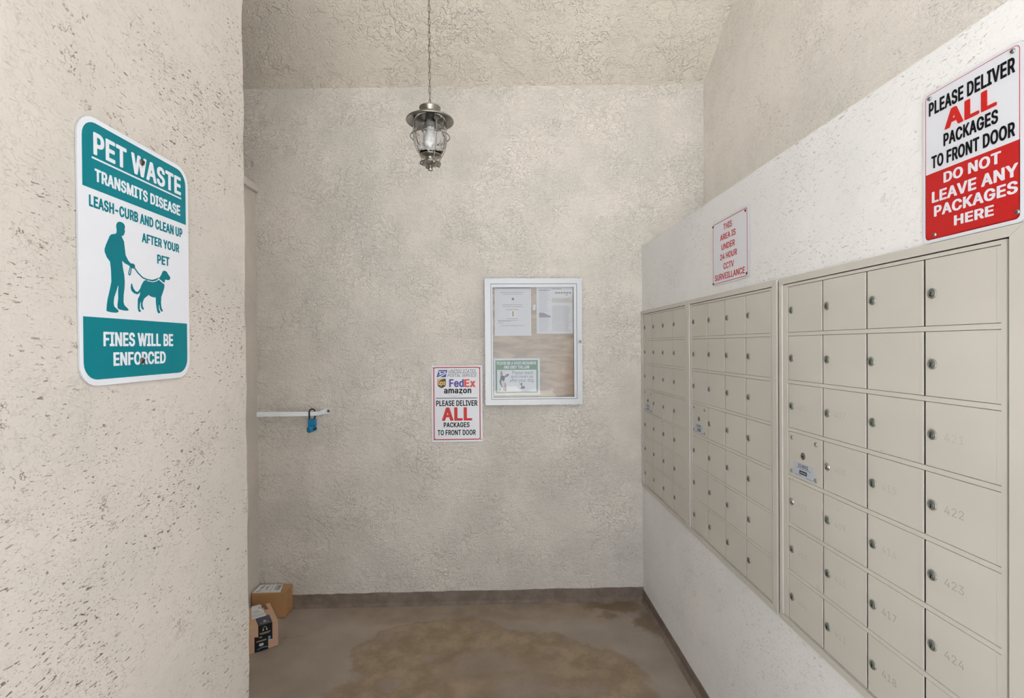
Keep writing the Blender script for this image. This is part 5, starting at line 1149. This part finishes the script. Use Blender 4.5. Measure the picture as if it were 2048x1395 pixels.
# ------------------------------------------------------------------ hasp bar and padlock
def hasp():
    root = thing('locking_bar', 'pale metal bar bolted to the back wall, holding the blue padlock', 'locking bar', 'back', (-0.985, ZB, zc(-0.390)))
    # local: x along wall, y up, z out of wall; the bar swings out from the bolt towards its free end
    xl, zl = -0.352, 0.154
    xr, zr = -0.060, 0.050
    b = MB()
    h0, h1 = .0137, .0122
    d = Vector((xr - xl, 0, zr - zl)).normalized(); nrm = Vector((-d.z, 0, d.x))
    if nrm.z < 0:
        nrm = -nrm
    bm = bmesh.new()
    V = []
    for (x, z, h, cy) in ((xl, zl, h0, .0135), (xr, zr, h1, .000)):
        for dy, dn in ((-h, 0), (h, 0), (h, -.006), (-h, -.006)):
            V.append(bm.verts.new(Vector((x, cy + dy, z)) + nrm * dn))
    for k in range(4):
        j = (k + 1) % 4
        bm.faces.new((V[k], V[j], V[4 + j], V[4 + k]))
    bm.faces.new(V[:4]); bm.faces.new(V[4:])
    bmesh.ops.recalc_face_normals(bm, faces=bm.faces)
    bmesh.ops.bevel(bm, geom=list(bm.edges), offset=.0008, segments=1, affect='EDGES')
    b._add(bm, 'bar')
    b.build('flat_bar', root)
    # joggled tab that carries the bolt
    b = MB(); bm = bmesh.new()
    prof = [(xr - .002, zr - .001, .0122, 0.0), (xr + .012, zr - .010, .0118, .001), (xr + .030, .018, .0125, .006), (xr + .042, .012, .0155, .009)]
    for k in range(0, 9):
        t = math.radians(90 - 22.5 * k / 1.0 * .99) if False else math.radians(80 - 20 * k)
        prof.append((.000 + .0165 * math.cos(t), .010, max(.0006, .0165 * math.sin(t)) if t > 0 else .0006, .010))
        if t <= 0:
            break
    rowsv = []
    for x, z, hh, cy in prof:
        rowsv.append([bm.verts.new((x, cy - hh, z)), bm.verts.new((x, cy + hh, z)), bm.verts.new((x, cy + hh, z - .006)), bm.verts.new((x, cy - hh, z - .006))])
    for A, B in zip(rowsv, rowsv[1:]):
        for k in range(4):
            j = (k + 1) % 4
            bm.faces.new((A[k], A[j], B[j], B[k]))
    bm.faces.new(rowsv[0]); bm.faces.new(rowsv[-1])
    bmesh.ops.recalc_face_normals(bm, faces=bm.faces)
    b._add(bm, 'bar')
    b.build('bolt_tab', root)
    b = MB().lathe('screw', [(.0085, 0), (.0085, .002), (.006, .0045), (.0045, .0050)], 20, Matrix.Translation((.001, .011, .010)))
    b.lathe('screwd', [(.0046, .0030), (.0030, .0042), (0, .0044)], 16, Matrix.Translation((.001, .011, .010)))
    b.lathe('screwd', [(.004, -.02), (.004, .001)], 10, Matrix.Translation((.001, .011, .010)))
    b.build('bolt', root)
    return root
hasp()
def padlock():
    x0, y0 = -1.066, 3.0225
    root = thing('padlock', 'bright blue combination padlock hanging from the metal bar by a black shackle', 'padlock', 'back', (x0, y0, zc(-0.497)), rz=0.0)
    # base at the dial's lower edge; y up
    b = MB()
    b.box('lockblue', -.0185, .0275, .040, .0795, -.011, .011, .004)
    b.build('lock_body', root)
    R = Matrix.Translation((-.008, .0225, .010)) @ Matrix.Rotation(math.radians(62), 4, 'Y') @ Matrix.Rotation(math.radians(-10), 4, 'X')
    b = MB()
    A = Vector((-.0085, .0185, .028)); B = Vector((.0180, .0262, -.010))
    ax = (A - B).normalized()
    q = ax.to_track_quat('Z', 'Y').to_matrix().to_4x4()
    L = (A - B).length
    T = Matrix.Translation(B) @ q
    b.lathe('lockblue', [(0, 0), (.0150, 0), (.0170, .002), (.0175, L - .003), (.0160, L), (0, L + .0008)], 32, T)
    b.box('lockblue', -.0150, .0200, .022, .046, -.010, .009, .003)
    b.build('dial_housing', root)
    b = MB()
    side = ax.cross(Vector((0, 1, 0))).normalized()
    if side.x < 0:
        side = -side
    upv = side.cross(ax).normalized()
    F = Matrix((ax, upv, side)).transposed().to_4x4()
    F.translation = B + ax * (L * .36) + side * .0160
    b.box('blackpl', -.0100, .0100, -.0060, .0055, -.002, .0022, .0010, mat=F)
    b.build('dial_window', root)
    pts = [(-.0100, .076, .0055), (-.0100, .118, .0055)]
    for k in range(0, 9):
        t = math.radians(180 - 180 * k / 8)
        pts.append((.0015 + .0115 * math.cos(t), .1235 + .0115 * math.sin(t), .0055 - .0255 * (k / 8)))
    pts += [(.0130, .118, -.020), (.0138, .089, -.020), (.0145, .076, -.006)]
    MB().tube('blackpl', pts, .0042, 12).build('shackle', root)
    return root
padlock()

# ------------------------------------------------------------------ parcels
def box_a():
    root = thing('parcel', 'plain brown cardboard parcel with a white shipping label on top, against the back wall', 'parcel', 'floor', (-1.297, 3.020, 0))
    hx, hy, h = .0935, .0545, .1435
    MB().box('card', -hx, hx, -hy, hy, 0.001, h, .002).build('carton', root)
    b = MB()
    def top(x, y):
        return (x + 1.297, y - 3.020)
    b.poly('paper', [top(-1.3885, 2.969), top(-1.3885, 3.070), top(-1.256, 3.070), top(-1.2325, 2.9705)], h, h + .0006)
    z0, z1 = h + .0004, h + .0009
    for k in range(9):
        x = -1.281 + k * .0036
        b.poly('ink', [top(x, 3.000), top(x + .0022 - .0012 * (k % 2), 3.000), top(x - .006 + .0022 - .0012 * (k % 2), 3.062), top(x - .006, 3.062)], z0, z1)
    for y0, y1, xx in ((2.978, 3.060, -1.257), (2.978, 3.055, -1.296), (2.98, 3.045, -1.358), (2.98, 3.030, -1.352)):
        b.poly('ink', [top(xx, y0), top(xx + .0016, y0), top(xx - .010, y1), top(xx - .0116, y1)], z0, z1)
    for (x, y, dx, dy) in ((-1.333, 3.005, .012, .014), (-1.327, 3.024, -.010, .012), (-1.336, 3.040, .011, -.012), (-1.322, 3.052, -.011, .006), (-1.375, 2.979, .010, .004), (-1.366, 2.977, .004, .010)):
        pts = [top(x, y), top(x + dx, y + dy * .3), top(x + dx * .3, y + dy)]
        stroke(b, 'black', pts, .0022, z0, z1)
    for k in range(6):
        b.poly('ink', [top(-1.366 + .002 * (k % 3), 3.022 + k * .007), top(-1.352, 3.022 + k * .007), top(-1.352, 3.025 + k * .007), top(-1.366 + .002 * (k % 3), 3.025 + k * .007)], z0, z1)
    b.build('shipping_label', root)
    MB().box('card', hx - .001, hx + .0008, -.006, .006, .004, h - .002).build('corner_tape', root)
box_a()
def box_b():
    ang = math.atan2(.55, .835)
    L, D, h = .158, .221, .1335
    root = thing('parcel', 'pinkish cardboard parcel with black printed tape, in front of the plain brown parcel', 'parcel', 'floor', (-1.128, 2.688, 0), rz=ang)
    # local: -x runs left along the front, +y runs back
    MB().box('card2', -L, 0, 0, D, 0.001, h, .0018).build('carton', root)
    def u(x):
        return -x
    b = MB()
    def face(m, pts, d0=.0, d1=.0007):           # polygon on the front face, (u, z)
        T = Matrix(((-1, 0, 0, 0), (0, 0, -1, 0), (0, 1, 0, 0), (0, 0, 0, 1)))
        b.poly(m, pts, d0, d1, T)
    face('tapeblk', [(.0275, .1325), (.0930, .1325), (.0930, .076), (.0275, .045)][::-1])
    face('tapeblk', [(.0475, .060), (.111, .080), (.111, .002), (.0475, .002)])
    ca, sa = math.cos(-ang), math.sin(-ang)
    def tp(x, y):
        dx, dy = x + 1.128, y - 2.688
        return (dx * ca - dy * sa, dx * sa + dy * ca)
    b.poly('tapeblue', [(-.0930, 0), (-.0275, 0), (-.0275, .086), (-.0930, .086)], h, h + .0006)
    for k, (uu, zz) in enumerate(((.0605, .118), (.0605, .118))):
        pass
    # headphones mark, lines and round seal
    arc = [(.0620 + .0085 * math.cos(math.radians(t)), .107 + .013 * math.sin(math.radians(t))) for t in range(0, 181, 20)]
    for (a, c) in zip(arc, arc[1:]):
        dx, dz = c[0] - a[0], c[1] - a[1]; LL = math.hypot(dx, dz); nx, nz = -dz / LL * .0009, dx / LL * .0009
        face('cream', [(a[0] + nx, a[1] + nz), (a[0] - nx, a[1] - nz), (c[0] - nx, c[1] - nz), (c[0] + nx, c[1] + nz)], .0004, .0010)
    for uu in (.0535, .0705):
        face('cream', rrect(uu - .0030, uu + .0030, .1005, .1085, .0015), .0004, .0010)
    for uu, wd, zz, hh in ((.062, .052, .0885, .0028), (.062, .040, .0835, .0014), (.079, .046, .0545, .0016), (.079, .046, .0505, .0016), (.082, .010, .069, .004)):
        face('cream', [(uu - wd / 2, zz + (uu - wd / 2 - .062) * .0), (uu + wd / 2, zz), (uu + wd / 2, zz + hh), (uu - wd / 2, zz + hh)], .0004, .0010)
    face('ltblue', rrect(.0365, .0470, .0545, .0655, .002), .0004, .0010)
    face('ltblue', [(.0365, .0475), (.0470, .0475), (.0470, .0520), (.0365, .0520)], .0004, .0010)
    face('cream', rrect(.0690, .0900, .0265, .0405, .0060), .0004, .0010)
    for k in range(8):
        t0, t1 = k / 8, (k + 1) / 8
        f = lambda t: (.050 + .050 * t, .010 + .006 * math.sin(math.pi * (1 - t) * .9))
        p, q = f(t0), f(t1)
        face('ltblue', [p, q, (q[0], q[1] + .0035), (p[0], p[1] + .0035)], .0004, .0010)
    b.lathe('cream', [(0, h + .0008), (.0075, h + .0008), (.0075, h + .0004)], 18, Matrix.Translation((-.058, .030, 0)))
    b.box('cream', -.083, -.038, .013, .0155, h + .0004, h + .0009)
    b.build('printed_tape', root, 'black printed tape')
    b = MB()
    b.poly('paper', [tp(*p) for p in ((-1.329, 2.830), (-1.294, 2.854), (-1.208, 2.733), (-1.264, 2.695))], h + .0006, h + .0012)
    def lb(fx, fy):     # on the label, 0..1 along each side
        a = Vector(tp(-1.264, 2.695)); r = Vector(tp(-1.208, 2.733)) - a; f = Vector(tp(-1.329, 2.830)) - a
        q = a + r * fx + f * fy
        return (q.x, q.y)
    for k, (fy, f0, f1) in enumerate(((.10, .05, .9), (.22, .05, .95), (.40, .1, .7), (.52, .1, .5))):
        b.poly('ink_l', [lb(f0, fy), lb(f1, fy), lb(f1, fy + .05), lb(f0, fy + .05)], h + .0010, h + .0015)
    stroke(b, 'black', [lb(.62, .86), lb(.52, .70), lb(.86, .70)], .0020, h + .0010, h + .0016)
    stroke(b, 'black', [lb(.80, .88), lb(.74, .58)], .0020, h + .0010, h + .0016)
    b.build('shipping_label', root)
    MB().poly('cardd', [tp(*p) for p in ((-1.279, 2.847), (-1.266, 2.856), (-1.227, 2.803), (-1.242, 2.794))], h - .0002, h + .0005).build('flap_cutout', root)
box_b()

# ------------------------------------------------------------------ hanging lantern
def lantern():
    LX, LY, LZ = -0.2678, 2.2, zc(0.953)             # centre of the hood's rim
    root = thing('hanging_lantern', 'brushed nickel lantern with wavy glass hanging on a long chain', 'lamp', 'floor', (LX, LY, LZ))
    k = .000321
    hood = [(.0390, .0345), (.0400, .0300), (.0480, .0260), (.0760, .0150), (.0970, .0040), (.1000, .0005), (.1005, -.0035), (.0990, -.0055), (.0965, -.0045), (.0740, .0080), (.0460, .0170), (.0300, .0190), (0, .0195)]
    MB().lathe('nickel', hood, 56).build('hood', root)
    cap = [(0, .0450), (.0250, .0470), (.0420, .0525), (.0455, .0545), (.0458, .0520), (.0420, .0450), (.0392, .0380), (.0385, .0300), (.0300, .0290), (0, .0290)]
    MB().lathe('nickel', cap, 48).build('crown', root)
    # wavy glass, a real shell
    out = [(.0640, .0080), (.0668, -.0100), (.0685, -.0350), (.0695, -.0600), (.0680, -.0850), (.0630, -.1080), (.0550, -.1290), (.0450, -.1440)]
    inn = [(r - .0028, z) for r, z in out][::-1]
    MB().lathe('glass', out + inn + [out[0]], 56).build('glass_globe', root)
    # cage
    for q in range(4):
        a = math.radians(28 + 90 * q)
        pr = [(.0715, .0070), (.0735, -.0200), (.0745, -.0550), (.0735, -.0850), (.0675, -.1130), (.0585, -.1340), (.0480, -.1500), (.0400, -.1640), (.0380, -.1780)]
        MB().tube('nickel', [(r * math.cos(a), r * math.sin(a), z) for r, z in pr], .0021, 8).build('cage_wire', root)
    MB().tube('nickel', [(.0825 * math.cos(t * math.pi / 28), .0825 * math.sin(t * math.pi / 28), -.0690) for t in range(56)], .0022, 8, True).build('cage_ring', root)
    for q in range(4):
        a = math.radians(28 + 90 * q)
        MB().tube('nickel', [(.0740 * math.cos(a), .0740 * math.sin(a), -.0690), (.0830 * math.cos(a), .0830 * math.sin(a), -.0690)], .0016, 6).build('cage_strut', root)
    base = [(0, -.1440), (.0430, -.1440), (.0462, -.1452), (.0468, -.1480), (.0445, -.1505), (.0300, -.1520), (.0215, -.1545), (.0195, -.1600), (.0190, -.1740), (.0230, -.1765), (0, -.1765)]
    MB().lathe('nickel', base, 44).build('base_cup', root)
    plate = [(0, -.1765), (.0430, -.1772), (.0450, -.1790), (.0452, -.1815), (.0430, -.1825), (.0230, -.1850), (.0180, -.1890), (.0100, -.1960), (0, -.1960)]
    MB().lathe('nickel', plate, 44).build('base_plate', root)
    fin = [(0, -.1950), (.0075, -.1955), (.0065, -.1990), (.0110, -.2030), (.0118, -.2080), (.0095, -.2120), (.0050, -.2140), (0, -.2145)]
    MB().lathe('chrome', fin, 24).build('finial', root)
    for q in range(4):
        a = math.radians(28 + 90 * q)
        MB().lathe('nickel', [(.0060, -.006), (.0072, 0), (.0060, .006), (0, .0075)], 12, Matrix.Translation((.0385 * math.cos(a), .0385 * math.sin(a), -.1830))).build('wire_nut', root)
    MB().lathe('lock_d', [(0, .020), (.0190, .020), (.0200, -.018), (.0170, -.028), (0, -.028)], 24).build('socket', root)
    MB().lathe('bulb', [(.0130, -.026), (.0140, -.036), (.0230, -.058), (.0290, -.080), (.0275, -.100), (.0180, -.114), (0, -.119)], 28).build('light_bulb', root)
    # chain with the supply cord threaded through it
    top = zceil(LX, LY) - LZ
    loopz = .0470
    MB().tube('nickel', [(.0085 * math.cos(t * math.pi / 10), 0, loopz + .0075 + .0085 * math.sin(t * math.pi / 10)) for t in range(20)], .0018, 8, True).build('hanging_loop', root)
    pitch = .0285
    z = loopz + .0120 + pitch / 2
    link = None; i = 0
    sway = lambda zz: -.0
    while z < top - .030:
        if link is None:
            pts = []
            for t in range(8):
                a = math.pi * t / 7
                pts.append((.0042 * math.cos(a), 0, .0130 + .0042 * math.sin(a)))
            for t in range(8):
                a = math.pi + math.pi * t / 7
                pts.append((.0042 * math.cos(a), 0, -.0130 + .0042 * math.sin(a)))
            link = MB().tube('chain', pts, .0013, 8, True).build('chain_link', root)
            l = link
        else:
            l = link.copy(); COL.objects.link(l)
        l.location = (0, 0, z)
        l.rotation_euler = (0, 0, math.radians(25 + 90 * (i % 2)))
        z += pitch; i += 1
    pts = [(.003 * math.sin(t * 1.7), .003 * math.cos(t * 1.7), .048 + (top - .060) * t / 40) for t in range(41)]
    MB().tube('chain', pts, .0011, 6).build('supply_cord', root)
    MB().lathe('nickel', [(0, top - .032), (.010, top - .030), (.045, top - .016), (.058, top - .004), (.060, top + .040), (0, top + .040)], 32).build('ceiling_canopy', root)
    return root
lantern()
